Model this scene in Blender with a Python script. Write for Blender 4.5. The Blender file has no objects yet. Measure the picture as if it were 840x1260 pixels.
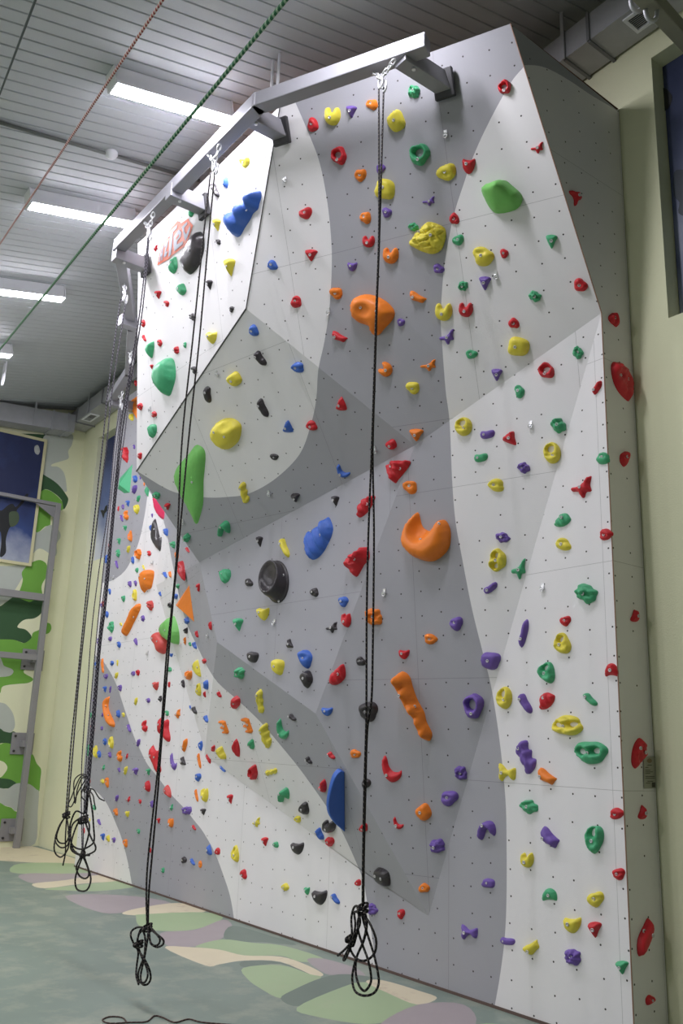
import bpy, bmesh, math, random
import numpy as np
from mathutils import Vector, Matrix, noise
from mathutils.geometry import delaunay_2d_cdt
from mathutils.bvhtree import BVHTree

random.seed(7)
scene = bpy.context.scene
COL = scene.collection

# ------------------------------------------------------------------ camera (recovered from the vanishing points)
F_PX, CX, CY, CAM_H = 1085.0, 420.0, 630.0, 1.6


def _unit(v):
    v = np.array(v, float)
    return v / np.linalg.norm(v)


def _cd(px, py):
    return _unit([px - CX, -(py - CY), -F_PX])


_z = _cd(566, -3440)
_b = _cd(-435, 885)
_b = _unit(_b - _z * (_b @ _z))
EX, EY, EZ = np.eye(3)
CR = np.array([-_b, np.cross(_z, -_b), _z])          # camera axes -> world
CO = np.array([0, 0, CAM_H])


def ray(p):
    return CR @ np.array([p[0] - CX, -(p[1] - CY), -F_PX])


def on(p, n, d):
    r = ray(p)
    return CO + r * ((d - n @ CO) / (n @ r))


def on_y(p, y):
    return on(p, EY, y)


def on_z(p, z):
    return on(p, EZ, z)


def on_x(p, x):
    return on(p, EX, x)


def proj(P):
    v = (np.atleast_2d(P) - CO) @ CR
    return np.stack([CX + F_PX * v[:, 0] / -v[:, 2], CY - F_PX * v[:, 1] / -v[:, 2]], 1)


cam_d = bpy.data.cameras.new('camera')
cam = bpy.data.objects.new('camera', cam_d)
COL.objects.link(cam)
cam_d.sensor_fit = 'VERTICAL'
cam_d.sensor_height = 36.0
cam_d.lens = F_PX / 1260.0 * 36.0
cam_d.clip_start = 0.05
m = Matrix([list(CR[i]) + [CO[i]] for i in range(3)] + [[0, 0, 0, 1]])
cam.matrix_world = m
scene.camera = cam

# ------------------------------------------------------------------ materials


def lin(c):
    return tuple(((v / 255) / 12.92 if v / 255 <= 0.04045 else ((v / 255 + 0.055) / 1.055) ** 2.4) for v in c) + (1.0,)


MATS = {}


def nd(t, typ, **kw):
    n = t.nodes.new(typ)
    for k, v in kw.items():
        setattr(n, k, v)
    return n


def base_mat(name, rgb, rough=0.6, metal=0.0, spec=0.5, var=0.06, vscale=6.0, bump=0.0, bscale=60.0, stains=None):
    """A plain surface whose colour drifts a little with a noise texture and that carries a fine bump."""
    if name in MATS:
        return MATS[name]
    m = bpy.data.materials.new(name)
    m.use_nodes = True
    t = m.node_tree
    p = t.nodes['Principled BSDF']
    p.inputs['Roughness'].default_value = rough
    p.inputs['Metallic'].default_value = metal
    p.inputs['Specular IOR Level'].default_value = spec
    tc = nd(t, 'ShaderNodeTexCoord')
    nz = nd(t, 'ShaderNodeTexNoise')
    nz.inputs['Scale'].default_value = vscale
    nz.inputs['Detail'].default_value = 4
    t.links.new(tc.outputs['Object'], nz.inputs['Vector'])
    mx = nd(t, 'ShaderNodeMix', data_type='RGBA')
    a = lin(rgb)
    mx.inputs[6].default_value = tuple(min(1, v * (1 - var)) for v in a[:3]) + (1,)
    mx.inputs[7].default_value = tuple(min(1, v * (1 + var)) for v in a[:3]) + (1,)
    t.links.new(nz.outputs['Fac'], mx.inputs[0])
    out = mx.outputs[2]
    if stains:
        rgb2, sc, lo, hi = stains
        n2 = nd(t, 'ShaderNodeTexNoise')
        n2.inputs['Scale'].default_value = sc
        n2.inputs['Detail'].default_value = 6
        n2.inputs['Roughness'].default_value = 0.65
        t.links.new(tc.outputs['Object'], n2.inputs['Vector'])
        mr = nd(t, 'ShaderNodeMapRange')
        mr.inputs[1].default_value = lo
        mr.inputs[2].default_value = hi
        t.links.new(n2.outputs['Fac'], mr.inputs[0])
        m2 = nd(t, 'ShaderNodeMix', data_type='RGBA')
        t.links.new(mr.outputs[0], m2.inputs[0])
        t.links.new(out, m2.inputs[6])
        m2.inputs[7].default_value = lin(rgb2)
        out = m2.outputs[2]
    t.links.new(out, p.inputs['Base Color'])
    if bump:
        nb = nd(t, 'ShaderNodeTexNoise')
        nb.inputs['Scale'].default_value = bscale
        nb.inputs['Detail'].default_value = 3
        t.links.new(tc.outputs['Object'], nb.inputs['Vector'])
        bp = nd(t, 'ShaderNodeBump')
        bp.inputs['Strength'].default_value = bump
        bp.inputs['Distance'].default_value = 0.01
        t.links.new(nb.outputs['Fac'], bp.inputs['Height'])
        t.links.new(bp.outputs[0], p.inputs['Normal'])
    MATS[name] = m
    return m


def panel_mat(name, rgb):
    """Painted climbing panel: bolt holes on a grid and the seams between the boards, laid out in metres by the UV map."""
    m = base_mat(name, rgb, rough=0.55, spec=0.3, var=0.03, vscale=1.5, bump=0.12, bscale=220)
    t = m.node_tree
    p = t.nodes['Principled BSDF']
    src = p.inputs['Base Color'].links[0].from_socket
    uv = nd(t, 'ShaderNodeUVMap')
    mp = nd(t, 'ShaderNodeMapping')
    mp.inputs['Scale'].default_value = (1 / 0.1757, 1 / 0.1687, 1)
    mp.inputs['Location'].default_value = (0.27, -0.05, 0)
    t.links.new(uv.outputs[0], mp.inputs['Vector'])
    vo = nd(t, 'ShaderNodeTexVoronoi', voronoi_dimensions='2D', feature='F1')
    vo.inputs['Scale'].default_value = 1.0
    vo.inputs['Randomness'].default_value = 0.16
    t.links.new(mp.outputs[0], vo.inputs['Vector'])
    lt = nd(t, 'ShaderNodeMath', operation='LESS_THAN')
    lt.inputs[1].default_value = 0.036
    t.links.new(vo.outputs['Distance'], lt.inputs[0])
    # about one hole in six is filled
    sp = nd(t, 'ShaderNodeSeparateColor')
    t.links.new(vo.outputs['Color'], sp.inputs[0])
    gt = nd(t, 'ShaderNodeMath', operation='GREATER_THAN')
    gt.inputs[1].default_value = 0.15
    t.links.new(sp.outputs[0], gt.inputs[0])
    mu = nd(t, 'ShaderNodeMath', operation='MULTIPLY')
    t.links.new(lt.outputs[0], mu.inputs[0])
    t.links.new(gt.outputs[0], mu.inputs[1])
    mx = nd(t, 'ShaderNodeMix', data_type='RGBA')
    t.links.new(mu.outputs[0], mx.inputs[0])
    t.links.new(src, mx.inputs[6])
    mx.inputs[7].default_value = lin((62, 56, 54))
    # seams
    sx = nd(t, 'ShaderNodeSeparateXYZ')
    t.links.new(uv.outputs[0], sx.inputs[0])
    lines = []
    for k, (per, off) in enumerate(((1.4056, 0.61), (1.404, 0.0))):
        a = nd(t, 'ShaderNodeMath', operation='ADD')
        a.inputs[1].default_value = off + 100 * per
        t.links.new(sx.outputs[k], a.inputs[0])
        md = nd(t, 'ShaderNodeMath', operation='MODULO')
        md.inputs[1].default_value = per
        t.links.new(a.outputs[0], md.inputs[0])
        l = nd(t, 'ShaderNodeMath', operation='LESS_THAN')
        l.inputs[1].default_value = 0.003
        t.links.new(md.outputs[0], l.inputs[0])
        lines.append(l)
    s = nd(t, 'ShaderNodeMath', operation='MAXIMUM')
    t.links.new(lines[0].outputs[0], s.inputs[0])
    t.links.new(lines[1].outputs[0], s.inputs[1])
    sf = nd(t, 'ShaderNodeMath', operation='MULTIPLY')
    sf.inputs[1].default_value = 0.5
    t.links.new(s.outputs[0], sf.inputs[0])
    m2 = nd(t, 'ShaderNodeMix', data_type='RGBA')
    t.links.new(sf.outputs[0], m2.inputs[0])
    t.links.new(mx.outputs[2], m2.inputs[6])
    m2.inputs[7].default_value = lin((90, 88, 86))
    t.links.new(m2.outputs[2], p.inputs['Base Color'])
    return m


def emit_mat(name, rgb, strength):
    m = bpy.data.materials.new(name)
    m.use_nodes = True
    p = m.node_tree.nodes['Principled BSDF']
    p.inputs['Base Color'].default_value = lin(rgb)
    p.inputs['Emission Color'].default_value = lin(rgb)
    p.inputs['Emission Strength'].default_value = strength
    return m


def rope_mat(name, dark, fleck, per=0.03, share=0.25):
    """Braided sheath: flecks that wind along the rope's length (UV x along the rope in metres, y around it)."""
    m = bpy.data.materials.new(name)
    m.use_nodes = True
    t = m.node_tree
    p = t.nodes['Principled BSDF']
    p.inputs['Roughness'].default_value = 0.8
    p.inputs['Specular IOR Level'].default_value = 0.2
    uv = nd(t, 'ShaderNodeUVMap')
    sx = nd(t, 'ShaderNodeSeparateXYZ')
    t.links.new(uv.outputs[0], sx.inputs[0])
    d = nd(t, 'ShaderNodeMath', operation='DIVIDE')
    d.inputs[1].default_value = per
    t.links.new(sx.outputs[0], d.inputs[0])
    a = nd(t, 'ShaderNodeMath', operation='ADD')
    t.links.new(d.outputs[0], a.inputs[0])
    t.links.new(sx.outputs[1], a.inputs[1])
    f = nd(t, 'ShaderNodeMath', operation='FRACT')
    t.links.new(a.outputs[0], f.inputs[0])
    l = nd(t, 'ShaderNodeMath', operation='LESS_THAN')
    l.inputs[1].default_value = share
    t.links.new(f.outputs[0], l.inputs[0])
    mx = nd(t, 'ShaderNodeMix', data_type='RGBA')
    t.links.new(l.outputs[0], mx.inputs[0])
    mx.inputs[6].default_value = lin(dark)
    mx.inputs[7].default_value = lin(fleck)
    t.links.new(mx.outputs[2], p.inputs['Base Color'])
    return m


M_WHITE = panel_mat('white_panel_paint', (230, 227, 229))
M_GREY = panel_mat('grey_panel_paint', (163, 162, 169))
M_EDGE = base_mat('plywood_edge', (120, 80, 62), rough=0.8)
M_STEEL = base_mat('galvanised_steel', (178, 178, 184), rough=0.5, metal=0.35, var=0.1, vscale=12)
M_BEAM = base_mat('grey_painted_steel', (150, 149, 156), rough=0.42, metal=0.2, var=0.05)
M_FOOT = base_mat('dark_steel', (58, 57, 60), rough=0.5, metal=0.3)
M_CHROME = base_mat('zinc_hardware', (225, 225, 228), rough=0.3, metal=0.6, var=0.05)
M_BOLT = base_mat('bolt_steel', (205, 203, 205), rough=0.35, metal=0.4, var=0.05)
M_WALL = base_mat('cream_green_plaster', (224, 224, 192), rough=0.85, spec=0.2, var=0.04, vscale=1.2, bump=0.15, bscale=90)
M_CEIL = base_mat('grey_white_sheet_metal', (186, 189, 193), rough=0.45, spec=0.4, var=0.04, vscale=0.8)
M_WHITEPLASTIC = base_mat('white_lamp_housing', (238, 238, 244), rough=0.5, var=0.02)
M_BLACKROPE = rope_mat('black_rope_sheath', (24, 22, 26), (96, 90, 84), 0.03, 0.22)
M_FARROPE = rope_mat('black_rope_lit_fleck', (36, 33, 42), (140, 136, 144), 0.035, 0.3)  # far strands: flecks paler than the coil's, with light put into the colour

HC = {'R': (205, 40, 50), 'S': (212, 78, 74), 'G': (76, 174, 124), 'g': (122, 196, 102), 'Y': (232, 216, 76), 'B': (66, 108, 198), 'P': (116, 88, 172),
      'O': (242, 132, 40), 'K': (60, 56, 59), 'M': (212, 46, 92)}
CNAME = {'R': 'red', 'S': 'pale red', 'G': 'green', 'g': 'lime green', 'Y': 'yellow', 'B': 'blue', 'P': 'purple', 'O': 'orange', 'K': 'black', 'M': 'crimson'}
M_HOLD = {k: base_mat(CNAME[k].replace(' ', '_') + '_hold_resin', v, rough=0.48 if k != 'K' else 0.33, spec=0.4, var=0.10, vscale=3, bump=0.35, bscale=18) for k, v in HC.items()}

# ------------------------------------------------------------------ object helpers


def link(o):
    COL.objects.link(o)
    return o


def mesh_obj(name, verts, faces, mats, parent=None, smooth=False, mat_idx=None, uvs=None):
    me = bpy.data.meshes.new(name)
    me.from_pydata([tuple(map(float, v)) for v in verts], [], [tuple(f) for f in faces])
    for mm in (mats if isinstance(mats, (list, tuple)) else [mats]):
        me.materials.append(mm)
    if mat_idx is not None:
        for p, i in zip(me.polygons, mat_idx):
            p.material_index = i
    if uvs is not None:
        ul = me.uv_layers.new(name='UVMap')
        for p in me.polygons:
            for li in p.loop_indices:
                ul.data[li].uv = uvs[me.loops[li].vertex_index]
    if smooth:
        for p in me.polygons:
            p.use_smooth = True
    me.update()
    o = bpy.data.objects.new(name, me)
    link(o)
    if parent is not None:
        o.parent = parent
    return o


def tag(o, label=None, cat=None, group=None, kind=None):
    if label:
        o['label'] = label
    if cat:
        o['category'] = cat
    if group:
        o['group'] = group
    if kind:
        o['kind'] = kind
    return o


def empty(name, loc=(0, 0, 0)):
    o = bpy.data.objects.new(name, None)
    o.empty_display_size = 0.1
    o.location = loc
    return link(o)


class MB:
    """collects shapes into ONE mesh (vertices, faces)"""

    def __init__(self, origin=(0, 0, 0)):
        self.v, self.f, self.uv = [], [], []
        self.o = np.array(origin, float)

    def add(self, vs, fs, uv=None):
        b = len(self.v)
        self.v += [np.array(v, float) - self.o for v in vs]
        self.f += [[i + b for i in f] for f in fs]
        self.uv += list(uv) if uv is not None else [(0, 0)] * len(vs)
        return self

    def box(self, c, ax, ay, az):
        """box from a centre and three half-axis vectors"""
        c, ax, ay, az = [np.array(q, float) for q in (c, ax, ay, az)]
        vs = [c + sx * ax + sy * ay + sz * az for sz in (-1, 1) for sy in (-1, 1) for sx in (-1, 1)]
        fs = [(0, 2, 3, 1), (4, 5, 7, 6), (0, 1, 5, 4), (2, 6, 7, 3), (0, 4, 6, 2), (1, 3, 7, 5)]
        return self.add(vs, fs)

    def bar(self, a, b, w, h, up=(0, 0, 1)):
        a, b = np.array(a, float), np.array(b, float)
        d = b - a
        L = np.linalg.norm(d)
        d = d / L
        s = _unit(np.cross(d, up))
        u = np.cross(s, d)
        return self.box((a + b) / 2, d * L / 2, s * w / 2, u * h / 2)

    def tube(self, pts, r, seg=7, closed=False, rfun=None):
        pts = [np.array(p, float) for p in pts]
        n = len(pts)
        ring0 = None
        vs, uv = [], []
        L = 0
        ref = np.array([0.31, 0.52, 0.79])
        prev = None
        cnt = n + 1 if closed else n
        for i in range(cnt):
            p = pts[i % n]
            a = pts[(i - 1) % n] if (closed or i > 0) else pts[0]
            c = pts[(i + 1) % n] if (closed or i < n - 1) else pts[-1]
            t = c - a
            t = t / (np.linalg.norm(t) + 1e-9)
            if prev is None:
                x = _unit(np.cross(t, ref))
            else:
                x = prev - t * (prev @ t)
                x = x / (np.linalg.norm(x) + 1e-9)
            prev = x
            y = np.cross(t, x)
            if i > 0:
                L += np.linalg.norm(p - pts[(i - 1) % n])
            rr = r if rfun is None else rfun(i / (cnt - 1)) * r
            for k in range(seg):
                an = 2 * math.pi * k / seg
                vs.append(p + rr * (math.cos(an) * x + math.sin(an) * y))
                uv.append((L, k / seg))
        fs = []
        for i in range(cnt - 1):
            for k in range(seg):
                k2 = (k + 1) % seg
                fs.append((i * seg + k, i * seg + k2, (i + 1) * seg + k2, (i + 1) * seg + k))
        if not closed:
            fs.append(tuple(range(seg))[::-1])
            fs.append(tuple((cnt - 1) * seg + k for k in range(seg)))
        return self.add(vs, fs, uv)

    def lathe(self, prof, base, axis, seg=24):
        axis = _unit(axis)
        x = _unit(np.cross(axis, (0.3, 0.5, 0.81)))
        y = np.cross(axis, x)
        vs, fs = [], []
        for r, h in prof:
            for k in range(seg):
                an = 2 * math.pi * k / seg
                vs.append(np.array(base) + axis * h + r * (math.cos(an) * x + math.sin(an) * y))
        for i in range(len(prof) - 1):
            for k in range(seg):
                k2 = (k + 1) % seg
                fs.append((i * seg + k, i * seg + k2, (i + 1) * seg + k2, (i + 1) * seg + k))
        if prof[0][0] > 1e-5:
            fs.append(tuple(range(seg))[::-1])
        if prof[-1][0] > 1e-5:
            fs.append(tuple((len(prof) - 1) * seg + k for k in range(seg)))
        return self.add(vs, fs)

    def build(self, name, mats, parent=None, smooth=False, loc=False, uv=False):
        o = mesh_obj(name, self.v, self.f, mats, parent, smooth, uvs=self.uv if uv else None)
        if loc:
            o.location = tuple(self.o)
        return o


def bevel(o, w, seg=2):
    md = o.modifiers.new('edge_softening', 'BEVEL')
    md.width = w
    md.segments = seg
    md.limit_method = 'ANGLE'
    return o


def smooth_curve(pts, sub=8, closed=False):
    """Catmull-Rom through the points"""
    P = [np.array(p, float) for p in pts]
    n = len(P)
    out = []
    rng = range(n) if closed else range(n - 1)
    for i in rng:
        p0 = P[(i - 1) % n] if (closed or i > 0) else 2 * P[0] - P[1]
        p1, p2 = P[i], P[(i + 1) % n]
        p3 = P[(i + 2) % n] if (closed or i + 2 < n) else 2 * P[-1] - P[-2]
        for s in range(sub):
            t = s / sub
            out.append(0.5 * ((2 * p1) + (-p0 + p2) * t + (2 * p0 - 5 * p1 + 4 * p2 - p3) * t * t + (-p0 + 3 * p1 - 3 * p2 + p3) * t ** 3))
    if not closed:
        out.append(P[-1])
    return out


def inside(pts, poly):
    """points (n,2) in polygon"""
    pts = np.atleast_2d(pts)
    poly = np.array(poly, float)
    x, y = pts[:, 0], pts[:, 1]
    c = np.zeros(len(pts), bool)
    j = len(poly) - 1
    for i in range(len(poly)):
        xi, yi = poly[i]
        xj, yj = poly[j]
        k = ((yi > y) != (yj > y))
        with np.errstate(divide='ignore', invalid='ignore'):
            k &= x < (xj - xi) * (y - yi) / (yj - yi + 1e-300) + xi
        c ^= k
        j = i
    return c


def painted_plane(outline2, loops2, to3, name, mats, classify, parent=None, uvfun=None, origin=(0, 0, 0)):
    """A flat outline cut along the loops; every piece gets the material classify() gives its middle."""
    V, Ed = [], []

    def loop(pts, closed=True):
        b = len(V)
        V.extend(Vector((float(p[0]), float(p[1]))) for p in pts)
        n = len(pts)
        for i in range(n if closed else n - 1):
            Ed.append((b + i, b + (i + 1) % n))

    loop(outline2)
    for l, c in loops2:
        loop(l, c)
    vo, eo, fo, *_ = delaunay_2d_cdt(V, Ed, [], 0, 1e-5)
    P = np.array([[v.x, v.y] for v in vo])
    cent = np.array([P[list(f)].mean(0) for f in fo])
    keep = inside(cent, outline2)
    faces, mi = [], []
    cl = classify(cent)
    for f, k, c in zip(fo, keep, cl):
        if k:
            faces.append(tuple(f))
            mi.append(int(c))
    used = sorted({i for f in faces for i in f})
    rm = {u: i for i, u in enumerate(used)}
    verts = [np.array(to3(P[u])) - np.array(origin) for u in used]
    faces = [tuple(rm[i] for i in f) for f in faces]
    uvs = [tuple(uvfun(P[u])) for u in used] if uvfun else None
    return mesh_obj(name, verts, faces, mats, parent, mat_idx=mi, uvs=uvs), verts, faces


# ------------------------------------------------------------------ the climbing wall: folded planes recovered from the photograph
Y0 = 4.70                       # vertical base plane of the wall
YW = 5.035                       # room wall behind it
HTOP = 6.43
XR = -3.345                     # near end of the wall


def plane3(a, b, c):
    n = np.cross(b - a, c - a)
    n = n / np.linalg.norm(n)
    if n[1] > 0:
        n = -n
    return n, n @ a


BASE = (-EY, -Y0)
K = np.array([XR, Y0, 4.55])
T = on_x((628, 29), XR)
HTOP = T[2]
PF1 = plane3(T, K, on_z((362, 123), HTOP))
A = on((510, 548), *PF1)
C = on((303, 380), *PF1)
Pt = on((345, 130), *PF1)
TL = on_z((170, 300), HTOP)
PF2 = plane3(C, Pt, TL)
D = on((168, 580), *PF2)
PF3 = plane3(C, A, D)
E_ = on((245, 692), *PF3)
M_ = on_y((527, 1127), Y0)
PF7 = plane3(K, M_, A)
G_ = on((388, 878), *PF7)
PF4 = plane3(A, E_, G_)
H_ = on((267, 790), *PF4)
PF6 = plane3(G_, M_, H_)
Q_ = on_y((443, 1070), Y0)
V_ = on_y((253, 928), Y0)
P1 = on_y((212, 790), Y0)
P2 = on_y((192, 720), Y0)
P3 = np.array([-10.0, Y0, 4.9])
XL = on_y((92, 1062), Y0)[0]
P5 = np.array([-10.0, Y0, HTOP])
BL = np.array([XL, Y0, 0.0])
BR = np.array([XR, Y0, 0.0])
_l = on_y((141.5, 540), Y0)
LT = np.array([XL + (_l[0] - XL) * HTOP / _l[2], Y0, HTOP])

c_left = smooth_curve([(352, 100), (362, 123), (380, 165), (393, 200), (402, 245), (407, 290), (408, 330), (405, 380), (399, 420), (391.5, 455), (389, 490), (383, 520), (369, 558),
                       (340, 588), (307, 607), (280, 611.5), (252, 612), (220, 607), (202, 600), (182, 588), (166, 578)], 6)
c_right = smooth_curve([(655, 66), (646, 80), (628, 102), (603, 147), (583, 190), (570, 227), (558, 265), (549, 310), (545, 340), (542, 390), (544, 427), (548, 480), (553, 520), (556, 590),
                        (560, 640), (567, 680), (580, 747), (593, 800), (603, 840), (610, 880), (617, 933), (622, 990), (623, 1040), (623, 1100), (621, 1150), (615, 1200), (607, 1245), (603, 1268), (600, 1290)], 6)
c_low = smooth_curve([(196, 622), (201, 640), (206, 660), (212, 693), (225, 753), (240, 790), (264, 835), (293, 862), (320, 888), (345, 917), (370, 948), (402, 993), (422, 1026), (445, 1078),
                      (450, 1100), (456, 1142), (463, 1188), (468, 1215)], 6)
g1 = [tuple(p) for p in c_left] + [(168, 583), (190, 612)] + [tuple(p) for p in c_low] + [tuple(p) for p in c_right[::-1]] + [(628, 20), (500, 30)]
c_g2 = smooth_curve([(186, 560), (183, 600), (181, 612), (178, 633), (173, 658), (167, 677), (156, 699), (145, 710), (133, 716), (122, 717), (112, 717)], 6)
g2 = [tuple(p) for p in c_g2] + [(100, 717), (100, 380), (300, 380), (188, 540)]
c_g3 = smooth_curve([(110, 802), (125, 812), (133, 823), (143, 842), (153, 872), (165, 907), (172, 922), (181, 940), (193, 955), (210, 977), (227, 995), (240, 1011), (250, 1024), (263, 1047),
                     (273, 1072), (283, 1103), (288, 1132), (290, 1145)], 6)
c_g3b = smooth_curve([(100, 957), (110, 967), (122, 977), (132, 990), (142, 1012), (150, 1033), (157, 1060), (162, 1087), (164, 1100)], 6)
g3 = [tuple(p) for p in c_g3] + [(290, 1160), (164, 1110)] + [tuple(p) for p in c_g3b[::-1]] + [(90, 950), (90, 802)]
c_side = smooth_curve([(640, 84), (648, 80), (670, 83), (697, 97), (727, 117), (754, 133), (765, 142)], 6)
g_side = [tuple(p) for p in c_side] + [(770, 60), (620, 10)]

wall = empty('climbing_wall', (XR, Y0, 0))
WO = np.array([XR, Y0, 0.0])
W_TRI_V, W_TRI_F = [], []


def facet(pts, n, curves=(), grey=(), name='panel'):
    """one flat facet of the wall (world points), painted white and grey"""
    pts = [np.array(p, float) for p in pts]
    c = np.mean(pts, 0)
    n = np.array(n, float)
    u = np.cross(EZ, n)
    if np.linalg.norm(u) < 0.05:
        u = np.array(EX)
    u = _unit(u)
    if proj(c + u * 0.01)[0][0] < proj(c)[0][0]:
        u = -u
    v = np.cross(n, u)
    if v[2] < 0:
        v = -v
    d = n @ pts[0]
    to2 = lambda P: np.array([(P - n * (n @ P - d)) @ u, (P - n * (n @ P - d)) @ v])
    o3 = n * d
    to3 = lambda q: o3 + u * q[0] + v * q[1]
    out2 = [to2(p) for p in pts]
    loops = []
    lo, hi = np.min(out2, 0) - 0.4, np.max(out2, 0) + 0.4
    for cv in curves:
        run = []
        for p in cv:
            r = ray(p)
            s = (d - n @ CO) / (n @ r)
            q = to2(CO + r * s) if s > 0 else None
            if q is not None and (q > lo).all() and (q < hi).all():
                run.append(q)
            else:
                if len(run) > 1:
                    loops.append((run, False))
                run = []
        if len(run) > 1:
            loops.append((run, False))

    def classify(cs):
        px = proj(np.array([to3(q) for q in cs]))
        g = np.zeros(len(cs), bool)
        for poly in grey:
            if poly == 'all':
                g[:] = True
            else:
                g |= inside(px, poly)
        return g.astype(int)

    o, vs, fs = painted_plane(out2, loops, to3, name, [M_WHITE, M_GREY], classify, wall, uvfun=lambda q: (q[0], q[1]), origin=WO)
    b = len(W_TRI_V)
    W_TRI_V.extend(Vector(tuple(np.array(v) + WO)) for v in vs)
    W_TRI_F.extend(tuple(i + b for i in f) for f in fs)
    return o


facet([T, K, A, C, Pt], PF1[0], [c_left, c_right], [g1])
facet([Pt, C, D, TL], PF2[0])
facet([C, A, E_, D], PF3[0], [c_left], [g1])
facet([A, G_, H_, E_], PF4[0], [], ['all'])
facet([K, M_, G_, A], PF7[0], [c_right], [g1])
facet([G_, M_, Q_, V_, H_], PF6[0], [c_low], [g1])
# base plane: the near lower right, the low band, and the far left up to the top
facet([K, BR, BL, LT, P5, P3, P2, P1, V_, Q_, M_], BASE[0], [c_right, c_low, c_g2, c_g3, c_g3b], [g1, g2, g3])
for tri in ((E_, H_, V_), (E_, V_, P1), (E_, P1, P2), (E_, P2, P3), (D, E_, P3)):
    n_, d_ = plane3(*tri)
    if n_ @ (CO - tri[0]) < 0:
        n_ = -n_
    facet(tri, n_, [c_low], [g1])
# far cheek of the overhang, closing it against the base plane (seen from a step aside only)
for tri in ((TL, D, P3), (TL, P3, P5)):
    n_, d_ = plane3(*tri)
    if n_[0] > 0:
        n_ = -n_
    facet(tri, n_)
# near end, across the depth of the wall
TB = np.array([XR, YW - 0.005, T[2] - 0.07])
RB = np.array([XR, YW - 0.005, 0.0])
sidep = facet([T, K, BR, RB, TB], EX, [c_side], [g_side], 'side_panel')
# top board
MB(WO).add([T, Pt, TL, P5, LT, (LT[0], YW - 0.005, HTOP), (XR, YW - 0.005, HTOP - 0.05)], [(0, 1, 2, 3, 4, 5, 6)]).build('top_board', M_EDGE, wall)
# far end board
MB(WO).add([LT, BL, (XL, YW - 0.005, 0), (LT[0], YW - 0.005, HTOP)], [(0, 1, 2, 3)]).build('end_board', M_GREY, wall)
# brown strip at the foot and the thin plywood edge of the near corner
MB(WO).box(((XL + XR) / 2, Y0 - 0.003, 0.009), ((XR - XL) / 2 + 0.006, 0, 0), (0, 0.003, 0), (0, 0, 0.009)).box((XR + 0.003, (Y0 + YW) / 2 - 0.01, 0.009), (0.003, 0, 0), (0, (YW - Y0) / 2 - 0.01, 0), (0, 0, 0.009)).build('base_strip', base_mat('brown_skirting', (96, 78, 72), rough=0.7), wall)
e_ = MB(WO)
e_.tube([BR + (0.0, -0.002, 0.06), K + (0, -0.002, 0), T + (0, -0.002, 0)], 0.004, 6)
e_.build('corner_edge', base_mat('bare_plywood_edge', (150, 118, 100), rough=0.8), wall)
# dark joint line under the upper left panel
e_ = MB(WO)
e_.tube([C + (0, -0.004, 0), D + (0, -0.004, 0)], 0.006, 6)
e_.tube([C + (0, -0.004, 0), Pt + (0, -0.004, 0)], 0.0045, 6)
e_.build('panel_joint', base_mat('dark_joint_gap', (84, 82, 82), rough=0.8), wall)
tag(wall, 'tall folded grey and white climbing wall studded with coloured holds', 'climbing wall', kind='thing')

BVH = BVHTree.FromPolygons(W_TRI_V, W_TRI_F)


def hit(px):
    d = Vector(tuple(ray(px))).normalized()
    loc, nor, idx, dist = BVH.ray_cast(Vector(tuple(CO)), d)
    if loc is None:
        # just off an edge: fall back to the base plane
        P = on_y(px, Y0)
        return P, np.array([0, -1.0, 0])
    n = np.array(nor)
    if n @ np.array(d) > 0:
        n = -n
    return np.array(loc), n


# logo on the upper left panel and the plate on the near end: flat prints on the boards
def print_poly(mb_list, px_polys, plane, off):
    n, d = plane
    for px in px_polys:
        pts = [on(p, n, d) for p in px]
        nn = n if n @ (CO - pts[0]) > 0 else -n
        mb_list.add([p + nn * off for p in pts], [tuple(range(len(pts)))])


lg = lambda L: [(185 + x / 12, 260 + y / 12) for x, y in L]
orange = MB(WO)
print_poly(orange, [lg([(105, 800), (165, 490), (240, 420), (245, 325), (405, 145), (440, 155), (450, 185), (565, 105), (580, 145), (635, 210), (545, 480), (510, 520), (345, 640), (268, 712)])], PF2, 0.004)
logo = orange.build('logo', base_mat('orange_print', (220, 100, 58), rough=0.6), wall)
grey_l = MB(WO)
print_poly(grey_l, [lg(p) for p in (
    [(130, 755), (168, 545), (205, 490), (200, 540), (183, 722), (165, 735), (172, 660), (158, 675), (150, 745)],
    [(213, 490), (272, 430), (262, 505), (232, 610), (265, 585), (240, 662), (203, 684), (214, 620), (240, 512), (210, 540)],
    [(250, 380), (262, 335), (405, 200), (400, 255), (345, 308), (312, 640), (275, 682), (298, 362), (258, 405)],
    [(352, 375), (430, 268), (466, 310), (458, 380), (402, 445), (400, 492), (490, 440), (492, 482), (365, 592), (350, 500)],
    [(470, 235), (548, 158), (556, 190), (508, 245), (514, 300), (536, 345), (590, 212), (602, 240), (577, 330), (525, 442), (506, 385), (490, 300)])], PF2, 0.007)
grey_l.build('lettering', base_mat('silver_print', (158, 160, 176), rough=0.6), logo)
holes_ = MB(WO)
print_poly(holes_, [lg([(385, 400), (430, 335), (432, 368), (390, 425)]), lg([(172, 620), (180, 560), (186, 550), (180, 625)])], PF2, 0.009)
holes_.build('counter', MATS['orange_print'], logo)

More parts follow.
